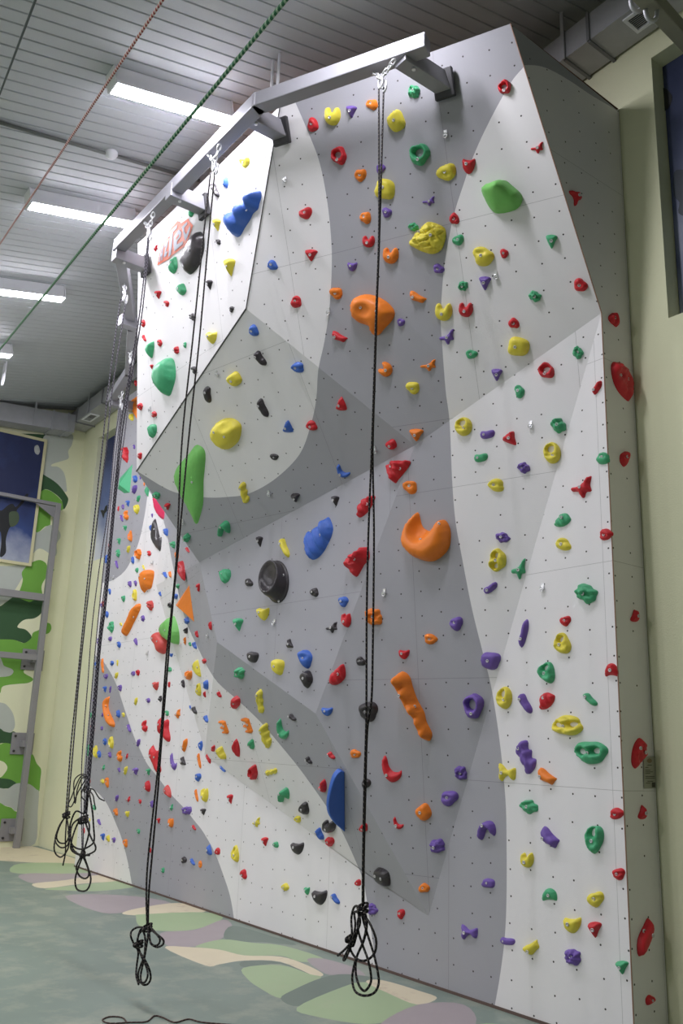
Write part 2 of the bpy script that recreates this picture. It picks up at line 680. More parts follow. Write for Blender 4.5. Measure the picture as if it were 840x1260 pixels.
SIDE = (EX, XR)
sp_ = lambda L: [(767 + x / 12, 921 + y / 12) for x, y in L]
pl = MB(WO)
print_poly(pl, [sp_([(280, 120), (455, 122), (468, 585), (290, 592)])], SIDE, 0.006)
plate = pl.build('info_plate', base_mat('brushed_plate', (158, 157, 142), rough=0.5), wall)
plate['label'] = 'small grey metal information plate'
tx = MB(WO)
print_poly(tx, [sp_([(x0, y0), (x1, y0), (x1, y0 + 9), (x0, y0 + 9)]) for x0, x1, y0 in ((335, 400, 240), (302, 350, 275), (302, 380, 315), (302, 415, 340), (302, 375, 362), (305, 440, 408), (305, 440, 434), (335, 420, 478), (310, 380, 505))], SIDE, 0.008)
tx.build('text_line', base_mat('dark_print', (70, 68, 60), rough=0.7), plate)
em = MB(WO)
print_poly(em, [sp_([(365 + 36 * math.cos(a), 180 + 34 * math.sin(a)) for a in np.linspace(0, 2 * math.pi, 16, endpoint=False)])], SIDE, 0.008)
em.build('emblem', base_mat('brown_print', (128, 112, 86), rough=0.7), plate)
dk = MB(WO)
print_poly(dk, [sp_([(400, 500), (450, 500), (452, 570), (402, 572)])], SIDE, 0.008)
dk.build('photo_patch', MATS['dark_print'], plate)

# ------------------------------------------------------------------ holds


def _rs(poly, n=40):
    P = np.array(poly, float)
    seg = np.linalg.norm(np.roll(P, -1, 0) - P, axis=1)
    cum = np.concatenate([[0], np.cumsum(seg)])
    out = []
    for s in np.linspace(0, cum[-1], n, endpoint=False):
        i = min(np.searchsorted(cum, s, 'right') - 1, len(P) - 1)
        t = (s - cum[i]) / (seg[i] + 1e-9)
        out.append(P[i] * (1 - t) + P[(i + 1) % len(P)] * t)
    return np.array(out)


def seg_dist(pts, loops):
    d = np.full(len(pts), 1e9)
    for L in loops:
        A_ = L
        B_ = np.roll(L, -1, 0)
        ab = B_ - A_
        t = ((pts[:, None] - A_) * ab).sum(2) / ((ab ** 2).sum(1) + 1e-12)
        t = np.clip(t, 0, 1)
        q = A_ + t[..., None] * ab
        d = np.minimum(d, np.linalg.norm(pts[:, None] - q, axis=2).min(1))
    return d


def relief(name, outline, holes=(), dents=(), rough=0.0, lip=0.25, plateau=0.8, ridges=0, seed=0, spacing=0.17, nout=40, power=0.5, sharp=False, tilt=(0.0, 0.0), bumps=(), cells=0.0, ridge=0.28):
    """A body that swells out of the wall from an outline in [-1,1]^2 (third axis away from the wall, height about 1)."""
    rnd = random.Random(seed)
    O = np.array(outline, float)
    mn, mx = O.min(0), O.max(0)
    cen, hs = (mn + mx) / 2, (mx - mn) / 2
    tr = lambda q: (np.array(q, float) - cen) / hs
    O = _rs(tr(O), nout)
    HL = [_rs(tr(h), 16) for h in holes]
    V, Ed = [], []
    for L in [O] + HL:
        b = len(V)
        V += [Vector((p[0], p[1])) for p in L]
        Ed += [(b + i, b + (i + 1) % len(L)) for i in range(len(L))]
    grid = []
    r = 0
    y = -1.0
    while y < 1.0:
        x = -1.0 + (spacing / 2 if r % 2 else 0)
        while x < 1.0:
            grid.append((x + rnd.uniform(-.02, .02), y + rnd.uniform(-.02, .02)))
            x += spacing
        y += spacing * 0.87
        r += 1
    grid = np.array(grid)
    ok = inside(grid, O)
    for h in HL:
        ok &= ~inside(grid, h)
    grid = grid[ok]
    if len(grid):
        grid = grid[seg_dist(grid, [O] + HL) > spacing * 0.35]
    V += [Vector((p[0], p[1])) for p in grid]
    vo, eo, fo, *_ = delaunay_2d_cdt(V, Ed, [], 0, 1e-6)
    P = np.array([[v.x, v.y] for v in vo])
    cent = np.array([P[list(f)].mean(0) for f in fo])
    keep = inside(cent, O)
    for h in HL:
        keep &= ~inside(cent, h)
    F = [tuple(f) for f, k in zip(fo, keep) if k]
    used = sorted({i for f in F for i in f})
    rm = {u: i for i, u in enumerate(used)}
    F = [tuple(rm[i] for i in f) for f in F]
    P = P[used]
    d = seg_dist(P, [O] + HL)
    D_ = max(d.max() * plateau, 1e-3)
    q = np.clip(d / D_, 0, 1)
    h = q if sharp else (1 - (1 - q) ** 2) ** power
    # even the crest out
    nb = [set() for _ in P]
    for f in F:
        for i in range(3):
            nb[f[i]].update((f[(i + 1) % 3], f[(i + 2) % 3]))
    inner = d > 1e-4
    if not sharp:
        for _ in range(2):
            h = np.array([(0.5 * h[i] + 0.5 * np.mean([h[j] for j in nb[i]])) if inner[i] and nb[i] else h[i] for i in range(len(P))])
    h = h * (1 - lip + lip * (P[:, 1] * 0.5 + 0.5) * 2)
    h = h * (1 + tilt[0] * P[:, 0] + tilt[1] * P[:, 1])
    for (dx, dy, rx, ry, dep) in dents:
        c = tr((dx, dy))
        g = np.exp(-(((P[:, 0] - c[0]) / (rx / hs[0])) ** 2 + ((P[:, 1] - c[1]) / (ry / hs[1])) ** 2) ** 2)
        h = h * (1 - dep * g)
    for (dx, dy, rr, amp) in bumps:
        c = tr((dx, dy))
        h = h * (1 + amp * np.exp(-((P[:, 0] - c[0]) / (rr / hs[0])) ** 2 - ((P[:, 1] - c[1]) / (rr / hs[1])) ** 2))
    if cells:
        for i in range(len(P)):
            dd, _pp = noise.voronoi(Vector((P[i][0] * 2.1 + 5, P[i][1] * 2.1, 0.3)))
            h[i] *= 1 - cells * max(0, 1 - (dd[1] - dd[0]) / 0.22)
    if ridges:
        h = h * (1 + ridge * np.sin(ridges * (P[:, 0] * 0.9 + P[:, 1] * 0.35) * math.pi) * inner)
    if rough:
        nz = np.array([noise.noise(Vector((p[0] * 2.2 + seed * 7.1, p[1] * 2.2, seed))) + 0.5 * noise.noise(Vector((p[0] * 5 + seed, p[1] * 5, 3))) for p in P])
        h = h * (1 + rough * nz)
    h = np.where(inner, np.maximum(h, 0.03), -0.02)
    me = bpy.data.meshes.new(name)
    vs = [(p[0], p[1], hh) for p, hh in zip(P, h)]
    # wind outwards
    F2 = []
    for f in F:
        a, b, c = (P[i] for i in f)
        F2.append(f if (b[0] - a[0]) * (c[1] - a[1]) - (b[1] - a[1]) * (c[0] - a[0]) > 0 else f[::-1])
    me.from_pydata([tuple(map(float, v)) for v in vs], [], F2)
    if not sharp:
        for p in me.polygons:
            p.use_smooth = True
    me.materials.append(None)
    me.update()
    bx = me
    return me, np.array(vs), inner


def rotate(poly, deg):
    a = math.radians(deg)
    c, s = math.cos(a), math.sin(a)
    return [(x * c - y * s, x * s + y * c) for x, y in poly]


def polar(f, n=36):
    return [(f(t) * math.cos(t), f(t) * math.sin(t)) for t in np.linspace(0, 2 * math.pi, n, endpoint=False)]


def ell(cx, cy, rx, ry, n=14, rot=0):
    a = math.radians(rot)
    return [(cx + rx * math.cos(t) * math.cos(a) - ry * math.sin(t) * math.sin(a), cy + rx * math.cos(t) * math.sin(a) + ry * math.sin(t) * math.cos(a)) for t in np.linspace(0, 2 * math.pi, n, endpoint=False)]


SHAPES = {}


def shape(code, var, rot):
    """the resin casts: (outline, holes, dents, keyword args, depth, bolt place)"""
    r = random.Random(hash((code, var)) if False else (ord(code[0]) * 131 + var * 17))
    a, b, c = r.uniform(0, 6.3), r.uniform(0, 6.3), r.uniform(0, 6.3)
    kw, holes, dents, depth, bolt = {}, [], [], 0.8, (0.05, 0.05)
    if code == 'p':
        o = polar(lambda t: 1 + .10 * math.sin(2 * t + a) + .09 * math.sin(3 * t + b) + .03 * math.sin(5 * t + c))
        dents = [(r.uniform(-.3, .3), r.uniform(.1, .45), .5, .3, .35)]
    elif code == 'q':
        o = polar(lambda t: (abs(math.cos(t + .2)) ** 3.2 + abs(math.sin(t + .2)) ** 3.2) ** (-1 / 3.2) * (1 + .06 * math.sin(t + a) + .05 * math.sin(3 * t + b)))
        kw = dict(plateau=0.6)
    elif code == 't':
        o = smooth_curve([(-.95, .75), (-.3, .95), (.5, .9), (1, .6), (.55, -.1), (.2, -.85), (-.05, -1), (-.35, -.6), (-.75, .1)], 5, True)
        kw = dict(lip=0.45)
        dents = [(0, .75, .6, .3, .3)]
    elif code == 'r':
        o = polar(lambda t: 1 + .06 * math.sin(2 * t + a) + .07 * math.sin(3 * t + b) + .05 * math.sin(5 * t + c))
        holes = [ell(r.uniform(-.1, .06), r.uniform(.0, .15), .46, .36, 16, r.uniform(-30, 30))]
        kw = dict(plateau=0.95, lip=0.05, spacing=0.13)
        bolt = (0.05, -.55)
    elif code == 'j':
        o = polar(lambda t: 1 + .07 * math.sin(2 * t + a) + .09 * math.sin(3 * t + b))
        holes = [ell(-.05, .42, .36, .26, 16, 20)]
        dents = [(.1, -.25, .55, .3, .35)]
        kw = dict(lip=0.1, rough=0.25, spacing=0.13)
        bolt = (-.1, -.12)
    elif code == 'd':
        o = polar(lambda t: 1 + .04 * math.sin(2 * t + a))
        holes = [ell(-.1, .35, .42, .32, 16, 10)]
        dents = [(0, -.3, .6, .14, .45)]
        kw = dict(lip=0.05, spacing=0.13)
        bolt = (.2, -.25)
    elif code == 'b':
        o = smooth_curve([(-1, .25), (-.7, .48), (-.1, .36), (.5, .34), (.95, .22), (1.05, -.12), (.7, -.4), (.1, -.42), (-.5, -.36), (-.95, -.12)], 5, True)
        o = rotate(o, -48)
        bolt = (-.25, .3)
    elif code == 'c':
        o = smooth_curve([(-1, .7), (-.8, 1), (-.55, .75), (-.35, .2), (.1, -.2), (.65, -.25), (1, -.1), (.95, -.55), (.5, -.9), (-.1, -1), (-.65, -.7), (-.95, -.05)], 5, True)
        depth = 0.55
        bolt = (-.35, -.35)
    elif code == 'n':
        o = smooth_curve([(-.95, .15), (-.85, .75), (-.5, .95), (-.25, .75), (-.12, .35), (.2, .45), (.4, .85), (.75, .9), (1, .4), (.95, -.3), (.55, -.85), (0, -1), (-.6, -.8), (-.95, -.35)], 4, True)
        kw = dict(spacing=0.14, lip=0.1)
        bolt = (0, -.25)
    elif code == 'x':
        o = smooth_curve([(.95, .95), (.55, .85), (.2, .35), (-.3, .05), (-1, -.1), (-.95, -.45), (-.3, -.5), (0, -1), (.3, -.95), (.45, -.5), (.95, -.4), (.8, .2)], 5, True)
        kw = dict(plateau=1.0, spacing=0.13)
        depth = 0.55
        bolt = (.15, -.15)
    elif code == 'k':
        o = polar(lambda t: 1 + .10 * math.sin(2 * t + a) + .08 * math.sin(4 * t + b) + .07 * math.sin(7 * t + c))
        kw = dict(rough=0.75, spacing=0.13, lip=0.15)
        dents = [(0, .3, .5, .25, .3)]
    elif code == 'l':
        o = smooth_curve([(.05, 1), (.55, .55), (.8, .05), (.85, -.5), (.6, -1), (.1, -.75), (-.5, -.3), (-.8, .15), (-.7, .6), (-.3, .9)], 5, True)
        kw = dict(lip=0.1, ridges=3, spacing=0.12)
        depth = 0.6
        bolt = (-.2, .2)
    elif code == 's':
        o = smooth_curve([(-.1, 1), (-.75, .85), (-1, .5), (-.55, .2), (-.75, -.1), (-.35, -.4), (-.55, -.7), (0, -1), (.7, -.95), (1, -.6), (.55, -.3), (.75, .05), (.35, .3), (.5, .7)], 4, True)
        kw = dict(rough=0.5, spacing=0.13)
        depth = 0.6
        bolt = (-.2, .55)
    elif code == 'E':
        o = [(-1, .85), (-.2, 1), (.35, .85), (.55, .3), (1, -.7), (.75, -1), (-.15, -.9), (-.2, -.6), (.25, -.55), (.15, -.3), (-.45, -.25), (-.6, .1), (.05, .12), (-.1, .45), (-.75, .55)]
        kw = dict(plateau=0.9, spacing=0.09, nout=90, lip=0.0)
        depth = 0.3
        bolt = (.4, .2)
    elif code == 'u':
        o = polar(lambda t: 1 + .05 * math.sin(2 * t + a) + .07 * math.sin(3 * t + b) + .03 * math.sin(6 * t + c), 40)
        holes = [ell(-.5, .05, .2, .27, 14, 30), ell(.4, .12, .24, .25, 14, -20)]
        dents = [(0, .75, .6, .25, .3)]
        kw = dict(rough=0.4, spacing=0.12, lip=0.05)
        bolt = (-.05, -.1)
    elif code == 'h':
        o = smooth_curve([(.85, 1), (.2, .85), (-.6, .5), (-1, -.1), (-.7, -.5), (0, -.95), (.35, -1), (.7, -.3), (.95, .3)], 5, True)
        kw = dict(lip=0.1)
        bolt = (-.4, .4)
    elif code == 'v':
        o = smooth_curve([(-.95, .9), (-.4, .8), (.3, .75), (.95, .95), (1, .3), (.7, -.5), (.2, -1), (-.3, -.95), (-.8, -.5), (-1, .2)], 5, True)
        kw = dict(lip=0.4)
        dents = [(0, .8, .7, .3, .4)]
        bolt = (-.2, .1)
    elif code == 'a':   # arch / half ring
        o = smooth_curve([(-1, -.7), (-.9, 0), (-.5, .65), (.1, 1), (.7, .85), (1, .3), (1, -.35), (.75, -.55), (.55, -.2), (.3, .15), (-.05, .1), (-.3, -.5), (-.6, -.95)], 5, True)
        bolt = (0, .5)
    elif code == 'w':   # bow tie
        o = smooth_curve([(-1, 1), (-.5, .75), (0, .25), (.5, .4), (.95, .5), (1, 0), (.9, -.7), (.5, -.75), (.15, -.3), (-.3, -.5), (-.65, -.95), (-1, -.6), (-.85, .2)], 5, True)
        kw = dict(spacing=0.13)
        depth = 0.6
        bolt = (-.35, -.1)
    elif code == 'f':   # fin with a hooked tip
        o = smooth_curve([(-.9, 1), (-.4, .85), (.1, .35), (.7, -.1), (1, -.3), (.75, -.6), (.45, -1), (-.1, -.75), (-.75, -.45), (-1, .3)], 5, True)
        kw = dict(lip=0.1)
        bolt = (-.55, -.1)
    elif code == 'H':   # heart-like
        o = smooth_curve([(-1, -.2), (-.6, .2), (-.1, .1), (-.1, .75), (.3, 1), (.8, .6), (1, -.1), (.85, -.7), (.4, -1), (-.2, -.85), (-.8, -.6)], 5, True)
        bolt = (.1, -.2)
    else:
        raise KeyError(code)
    if rot:
        o = rotate(o, rot)
        holes = [rotate(h, rot) for h in holes]
        dents = [(*rotate([(d[0], d[1])], rot)[0], *d[2:]) for d in dents]
        bolt = rotate([bolt], rot)[0]
    O = np.array(o)
    mn, mx = O.min(0), O.max(0)
    bolt = tuple((np.array(bolt) - (mn + mx) / 2) / ((mx - mn) / 2))
    return o, holes, dents, kw, depth, bolt


NAME = {'p': ('knob_hold', 'rounded'), 'q': ('plate_hold', 'flat squarish'), 't': ('edge_hold', 'tapered'), 'r': ('ring_hold', 'ring-shaped'), 'j': ('pocket_hold', 'pocketed'), 'd': ('doughnut_hold', 'doughnut'),
        'b': ('bean_hold', 'slanting bean'), 'c': ('crescent_hold', 'crescent'), 'n': ('notched_hold', 'notched'), 'x': ('lobed_hold', 'three-lobed'), 'k': ('rock_hold', 'craggy'), 'l': ('leaf_hold', 'leaf-shaped'),
        's': ('lumpy_hold', 'lumpy upright'), 'E': ('comb_hold', 'comb-shaped'), 'u': ('skull_hold', 'two-holed'), 'h': ('half_dome_hold', 'half-dome'), 'v': ('cup_hold', 'flat-topped cup'), 'a': ('arch_hold', 'arched'), 'w': ('bow_hold', 'bow-tie'), 'f': ('fin_hold', 'hooked fin'), 'H': ('heart_hold', 'heart-shaped')}

_bm = MB()
_bm.lathe([(0.55, 0.25), (0.62, 0.0), (0.62, 0.0), (0.85, 0.1), (0.98, 0.35), (1, 0.5), (0.9, 0.75), (0.62, 0.8), (0.5, 0.35), (0, 0.3)][2:], (0, 0, 0), (0, 0, 1), 14)
BOLT_ME = bpy.data.meshes.new('bolt')
BOLT_ME.from_pydata([tuple(map(float, v)) for v in _bm.v], [], _bm.f)
BOLT_ME.materials.append(M_BOLT)
for p_ in BOLT_ME.polygons:
    p_.use_smooth = True

HOLDS = []          # dicts used for the labels


def fit(vs, P, n, bbox, depth):
    """lay a unit body on the wall plane so that it spans the wanted box as seen in the photograph; the outline was read
    from the photograph, so it is carried back onto the plane it lies on"""
    x, y, w, h = bbox
    u = _unit(np.cross(EZ, n))
    v = np.cross(n, u)
    p0 = proj(P)[0]
    J = np.array([proj(P + u * .001)[0] - p0, proj(P + v * .001)[0] - p0]).T / .001
    Ji = np.linalg.inv(J)
    a = u * Ji[0, 0] + v * Ji[1, 0]                  # one pixel to the right, in the plane
    b = -(u * Ji[0, 1] + v * Ji[1, 1])               # one pixel up, in the plane
    su, sv = w / 2, h / 2
    c = P.copy()
    for _ in range(12):
        la, lb = su * np.linalg.norm(a), sv * np.linalg.norm(b)
        sp = depth * min(la, lb, 0.09 + 0.25 * min(la, lb))
        W = c + vs[:, :1] * su * a + vs[:, 1:2] * sv * b + vs[:, 2:] * sp * n
        q = proj(W)
        mn, mx = q.min(0), q.max(0)
        ww, hh = mx - mn
        su = max(su * np.clip(w / ww, .75, 1.35), 0.3 * w / 2)
        sv = max(sv * np.clip(h / hh, .75, 1.35), 0.3 * h / 2)
        d = np.array([x, y]) - (mn + mx) / 2
        d = np.clip(d, -6, 6)
        c = c + a * d[0] - b * d[1]
    return c, u, v, a * su, b * sv, sp


MESHC = {}


def place(col, key, maker, bbox, name, adj, depth, bolt, label=None, group=None, at=None):
    """one hold = one top-level object with its bolt(s) as children"""
    if key not in MESHC:
        MESHC[key] = maker()
    me, vs, inner = MESHC[key]
    if bbox[0] < 140 and bbox[1] > 600:              # the far edge of the wall
        ed = 93 + (1062 - bbox[1]) * 0.095
        bbox = (max(bbox[0], ed + bbox[2] / 2), *bbox[1:])
    P, n = hit(at or (bbox[0], bbox[1]))
    c, u, v, A_, B_, sp = fit(vs, P, n, bbox, depth)
    W = vs[:, :1] * A_ + vs[:, 1:2] * B_ + vs[:, 2:] * sp * n
    loc3 = np.stack([W @ u, W @ v, W @ n], 1)
    m2 = me.copy()
    m2.vertices.foreach_set('co', loc3.astype('f4').ravel())
    m2.materials.clear()
    m2.materials.append(M_HOLD[col])
    m2.update()
    o = bpy.data.objects.new(name, m2)
    link(o)
    o.matrix_world = Matrix([[u[i], v[i], n[i], c[i]] for i in range(3)] + [[0, 0, 0, 1]])
    su, sv = np.linalg.norm(A_), np.linalg.norm(B_)
    for b in (bolt or []):
        if su * sv < 0.012 ** 2:
            continue
        k = int(np.argmin(((vs[:, :2] - np.array(b)) ** 2).sum(1) + (~inner) * 9))
        br = min(0.012, 0.28 * min(su, sv))
        bo = bpy.data.objects.new('bolt', BOLT_ME)
        link(bo)
        bo.parent = o
        bo.matrix_local = Matrix.Translation(Vector(tuple(loc3[k] + np.array([0, 0, -0.3 * br])))) @ Matrix.Scale(br, 4)
    HOLDS.append(dict(o=o, col=col, x=bbox[0], y=bbox[1], size=2 * max(su, sv), adj=adj, label=label))
    o['category'] = 'climbing hold'
    o['group'] = group or (CNAME[col] + ' climbing holds on the wall')
    return o


# the ordinary holds, read off enlarged tiles of the photograph: colour shape x y w h [turn]
TILES = [
    ((280, 0), 3, """R p 315 460 42 55|Y n 387 430 62 68|P t 457 413 42 46|O p 532 387 46 40|G k 688 338 46 50|Y q 622 446 70 84|R r 410 575 60 70|G r 709 571 80 84|Y p 806 635 75 66
      O p 490 648 46 48|P p 566 624 36 36|Y q 579 698 78 78|R p 287 787 50 46|O p 508 805 44 46|P p 588 785 38 38|P x 741 742 46 36|Y p 62 600 42 42|G k 685 838 42 34"""),
    ((560, 0), 3, """R r 181 319 50 54|R x 301 545 46 44|R v 50 614 50 58|R p -4 806 38 44|R x 443 732 50 58 80"""),
    ((560, 280), 3, """G p 10 46 44 42|G t 356 52 44 52|Y p 104 107 82 74|R p 181 96 32 36|P t 110 206 46 52|G k 28 216 38 38|R p 464 211 52 50|G k 294 254 50 44|R n 39 304 54 54|R p 216 352 42 40
      Y q 234 438 82 72|G k 453 461 42 50|R r 335 526 62 60|G p 61 468 46 34|P t 154 544 42 46|G p 237 606 40 50|R b 523 591 38 52 90|Y d 30 735 66 70|P b 119 764 56 34 60|R t 200 778 52 52 40
      G k 380 732 60 58|R l 585 341 44 54"""),
    ((280, 280), 3, """B p 166 138 40 38|R t 309 103 48 44|P v 460 145 38 34|R n 520 52 48 44|O n 602 104 60 60|P p 780 151 42 36|O p 399 244 50 44|O f 703 256 64 46|Y n 797 312 66 66|P p 640 350 30 30
      P x 808 403 54 58|R p 252 274 42 46|R f 414 402 60 42|B p 97 379 38 44|K b 120 482 50 56|B p 257 516 50 40|Y q 24 558 60 56|O n 582 523 54 56 60|O x 739 508 58 44|Y p 682 593 52 46
      K b 130 665 46 70|R t 420 650 42 52 180|B t 223 734 40 46 180|R p 310 730 44 38|O t 697 766 54 46|R q 603 800 44 40"""),
    ((560, 560), 3, """G b 95 10 52 34 60|P k 252 47 50 44|Y d 357 -8 66 80|G p 545 12 52 46|R p 626 15 42 58|Y p 149 111 62 50|R x 465 118 78 82|G l 396 240 64 52 -90|P k 176 304 56 40|R p 558 293 52 44
      Y p 399 329 60 48|Y u 155 387 68 88 80|G x 233 420 54 78|P b 130 490 52 44 80|G k 483 512 90 78|P b 252 658 40 106 105|R p 406 613 44 40|Y j 395 694 68 78|R t 662 593 36 46 180|P q 131 760 76 66
      G j 335 803 68 80|R v 577 793 52 50 180|P p 3 623 52 54"""),
    ((560, 840), 3, """P r 67 86 80 94|Y d 180 56 62 84|P b 258 77 56 74|R l 339 68 60 64 -60|G b 498 62 56 48|Y u 414 157 118 76|G u 502 259 128 84|P s 261 275 78 126 25|Y w 192 331 66 68|O f 340 345 72 64
      P k 20 333 48 52|P p -20 428 66 58|G k 271 459 72 54|R p 598 483 56 44|P f 350 570 72 82|G j 513 580 74 104|P a 115 545 72 72|Y n 265 655 52 56|R p 603 707 50 46|P q 121 740 52 36
      G v 348 782 58 48 180|Y p 517 800 66 60|R t 690 478 36 54 180"""),
    ((420, 980), 2, """Y v 568 317 46 40|R t 623 328 36 40|Y f 466 371 42 38 60|P k 569 396 42 42|G t 690 421 34 34|R p 760 501 26 26|P w 315 333 42 38|P b 409 356 38 20 48|P k 73 277 36 30|R p 147 290 20 26|R p 40 212 17 17"""),
    ((280, 840), 3, """B v 367 107 44 32|K p 519 107 74 76|O p 472 262 42 34|K p 512 372 36 40|R c 606 318 76 100|R b 382 268 32 28|R H 349 380 34 50|O q 723 477 62 66|R c 630 518 40 46|P k 773 602 60 54
      O p 725 757 44 36|R p 500 534 34 34|Y s 118 68 36 90|R p 29 72 38 50|K b 238 127 34 28|G c 203 170 48 78|O E 71 158 46 58|Y s 138 195 50 94 20|R l 30 240 32 68 15
      G p 86 227 28 38|R r 92 330 40 58|Y s 160 329 48 30 90|K b 299 286 28 28|G a 206 414 46 56|K p 281 463 42 48|Y p 257 504 28 26|R t 9 430 24 36|Y x 105 515 30 38|K n 374 530 54 50
      B b 339 557 36 46|R p 376 587 38 36|R t 137 587 28 34|G p 177 598 24 24|K v 257 612 52 46|Y j 27 631 32 64|R p 58 707 28 38|Y q 212 754 32 30|G v 292 769 24 30|K v 339 793 60 56|B b 397 798 36 40"""),
    ((280, 560), 3, """K p 172 7 34 24|Y s 60 138 42 80 10|B c 427 58 52 50|K t 250 157 36 34|K t 397 170 32 38|O p 672 120 54 50|K t 117 320 28 40|Y b 209 343 42 70|K p 79 470 32 30
      K p 319 507 34 34|Y v 130 587 50 48|B p 427 542 40 40|R n 437 610 38 52|K x 383 636 44 42|O k 538 597 66 64|K t 229 695 28 34 60|K q 93 746 46 42|Y q 185 783 52 60|B p 285 754 58 70
      R v 651 736 42 36|O p 751 679 50 40|K p 492 760 38 34|G t 38 626 42 48|G l -10 447 46 54 -40|G a -14 271 50 60|K q 290 828 51 66|G k 42 805 44 44"""),
    ((160, 160), 6, """K b 625 447 74 104|B H 700 385 56 92|G a 476 607 98 76|Y t 638 702 66 92"""),
    ((160, 280), 6, """K k 650 108 40 44|R x 183 152 42 54|G l 316 278 72 128 -100|Y t 732 295 94 134|K t 584 424 54 74|G q 377 457 80 90|R t 205 497 56 62|R p 268 563 44 48|K k 460 661 54 56|K p 747 605 42 48|R p 96 707 36 58"""),
    ((160, 400), 6, """R b 102 97 36 50|R p 218 133 42 54|R k 340 186 46 58|G p 403 148 28 46|Y v 600 94 88 92|G h 144 181 72 128|R t 158 309 30 36|K p 471 334 50 60|K b 570 513 64 124 -30|R k 72 603 48 56|R p 178 659 42 48
      G l 162 782 74 104 -40"""),
    ((100, 440), 6, """R p 402 190 24 46|Y p 369 440 38 56|R p 430 727 38 52|P p 389 660 20 34|R k 320 720 62 118"""),
    ((100, 560), 6, """B p 397 177 38 56|P p 433 167 16 26|P b 391 254 46 66 90|G b 420 322 34 52 90|B t 341 359 36 48|P p 306 382 22 36|R x 271 396 20 40|Y p 407 401 48 72|O n 330 444 42 74 -60|P b 296 467 28 50
      G t 321 540 34 42|O j 358 598 38 84|G t 276 638 34 50|G k 270 725 36 62|Y b 347 695 32 56 90|O r 417 733 56 78|R p 500 726 32 40|B H 377 776 30 56|P b 260 808 28 60|R p 206 670 18 36|B b 157 768 32 72 90
      B p 509 537 20 44|P p 522 446 16 32|B q 622 570 40 58|G k 552 296 64 54|G h 484 265 36 84|R t 635 380 48 52|G k 776 610 66 70|G k 672 663 44 56|R b 782 700 36 40|O n 703 740 34 54|O p 464 215 14 30"""),
    ((100, 680), 6, """G p 409 130 28 38|Y b 458 109 24 36|P p 356 233 32 48|P p 399 227 26 44|Y r 392 313 40 86|G p 309 341 32 50|S k 505 391 60 76|P k 453 486 34 48|Y p 292 528 22 26|G k 216 551 54 88|P p 211 637 32 36
      B p 277 680 34 48|P l 400 658 32 56|B p 208 288 24 46|R p 160 380 24 44|P p 127 390 20 34|B p 188 457 30 50|P p 103 657 30 60|B b 617 165 38 46|O p 653 162 26 48|B b 580 305 24 36
      G k 710 248 30 40|B q 696 324 36 42|K r 650 387 30 42|B q 777 502 44 54|K k 768 575 38 48|O k 762 652 24 62|P p 188 122 16 34"""),
    ((200, 660), 6, """R p 260 378 32 64|R l 350 660 30 66|R b 250 722 32 52|B b 234 805 40 54|G p 201 795 24 32"""),
    ((200, 780), 6, """B v 62 157 30 28|G p 50 262 40 36|R p 47 373 22 42|O n 190 305 60 70|K p 150 368 32 62|Y j 263 410 46 96|B H 317 376 46 74|R t 309 446 24 48 180|R p 307 201 36 40|R b 416 446 42 46
      O E 450 688 82 102|B b 204 545 20 36|K b 233 563 46 58|B b 320 628 44 58|O x 107 590 44 70|G p 30 585 34 40"""),
    ((200, 900), 6, """O b 163 102 46 102 95|P c 80 222 54 130|K t 150 217 48 66 60|B p 279 106 38 76|O b 269 218 34 116|R l 337 196 42 86|R p 372 125 34 50|Y b 430 157 84 98|B b 443 276 50 48|B p 262 340 50 62|O b 249 473 32 96
      Y n 309 470 62 104|R t 497 499 50 70|K t 299 594 46 50|P k 177 584 80 62|R b 230 710 36 40|G x 62 560 34 52|O n 60 675 46 70|S l 35 442 60 98 20"""),
    ((100, 800), 6, """B p 85 115 32 64|R p 116 107 24 36|O s 155 115 28 112|P p 180 194 36 40|B p 226 97 32 38|Y p 266 95 16 48|Y b 258 187 32 48 90|P p 381 172 34 36|R r 416 167 34 44|B t 172 290 34 48|P b 213 290 18 54 90
      P p 283 280 36 50|S v 547 265 52 66|Y b 402 378 30 58 90|P q 492 372 36 38|K k 580 360 34 48|B H 269 470 38 60|Y p 310 477 24 36|P p 155 478 18 30|R n 467 560 48 90 -60|O x 709 470 46 72|G n 631 468 32 38
      R p 647 255 20 42|P b 350 577 36 60|P p 150 576 22 30|P b 420 684 34 58 90|B p 174 676 32 54|Y r 219 682 42 92|Y j 100 750 44 96|B p 131 768 32 56|P p 208 774 30 46|O n 282 782 46 86 -60|R x 334 782 26 42
      G k 32 740 24 90|G p 105 298 14 50|P p 92 385 24 48|G p 50 480 16 40|R k 82 572 34 86"""),
    ((100, 920), 6, """G x 161 146 28 44|P p 277 164 24 36|Y b 326 168 34 66 90|P t 399 176 50 54|G t 493 180 38 52|R H 485 285 54 84|Y p 155 248 32 34|O p 187 258 36 78|P b 261 373 32 50 90|R x 345 380 36 46|R p 432 398 26 36
      P p 519 417 30 60|O p 253 475 38 58|Y v 338 490 36 48|R t 569 541 30 44|G p 420 618 30 38|O p 323 706 38 64|G p 97 440 28 42|P b 130 549 32 46|B t 157 660 38 56|Y p 196 670 32 54|P p 239 682 32 42
      R p 508 758 18 40|R p 18 612 20 44|Y p 62 532 12 26|R p 60 245 18 36"""),
    ((200, 1000), 6, """K p 158 349 44 52|B b 219 363 42 52|O p 278 381 28 58|B t 344 274 44 82 180|R p 404 284 44 54|G p 0 425 30 42"""),
]
cnt = {}
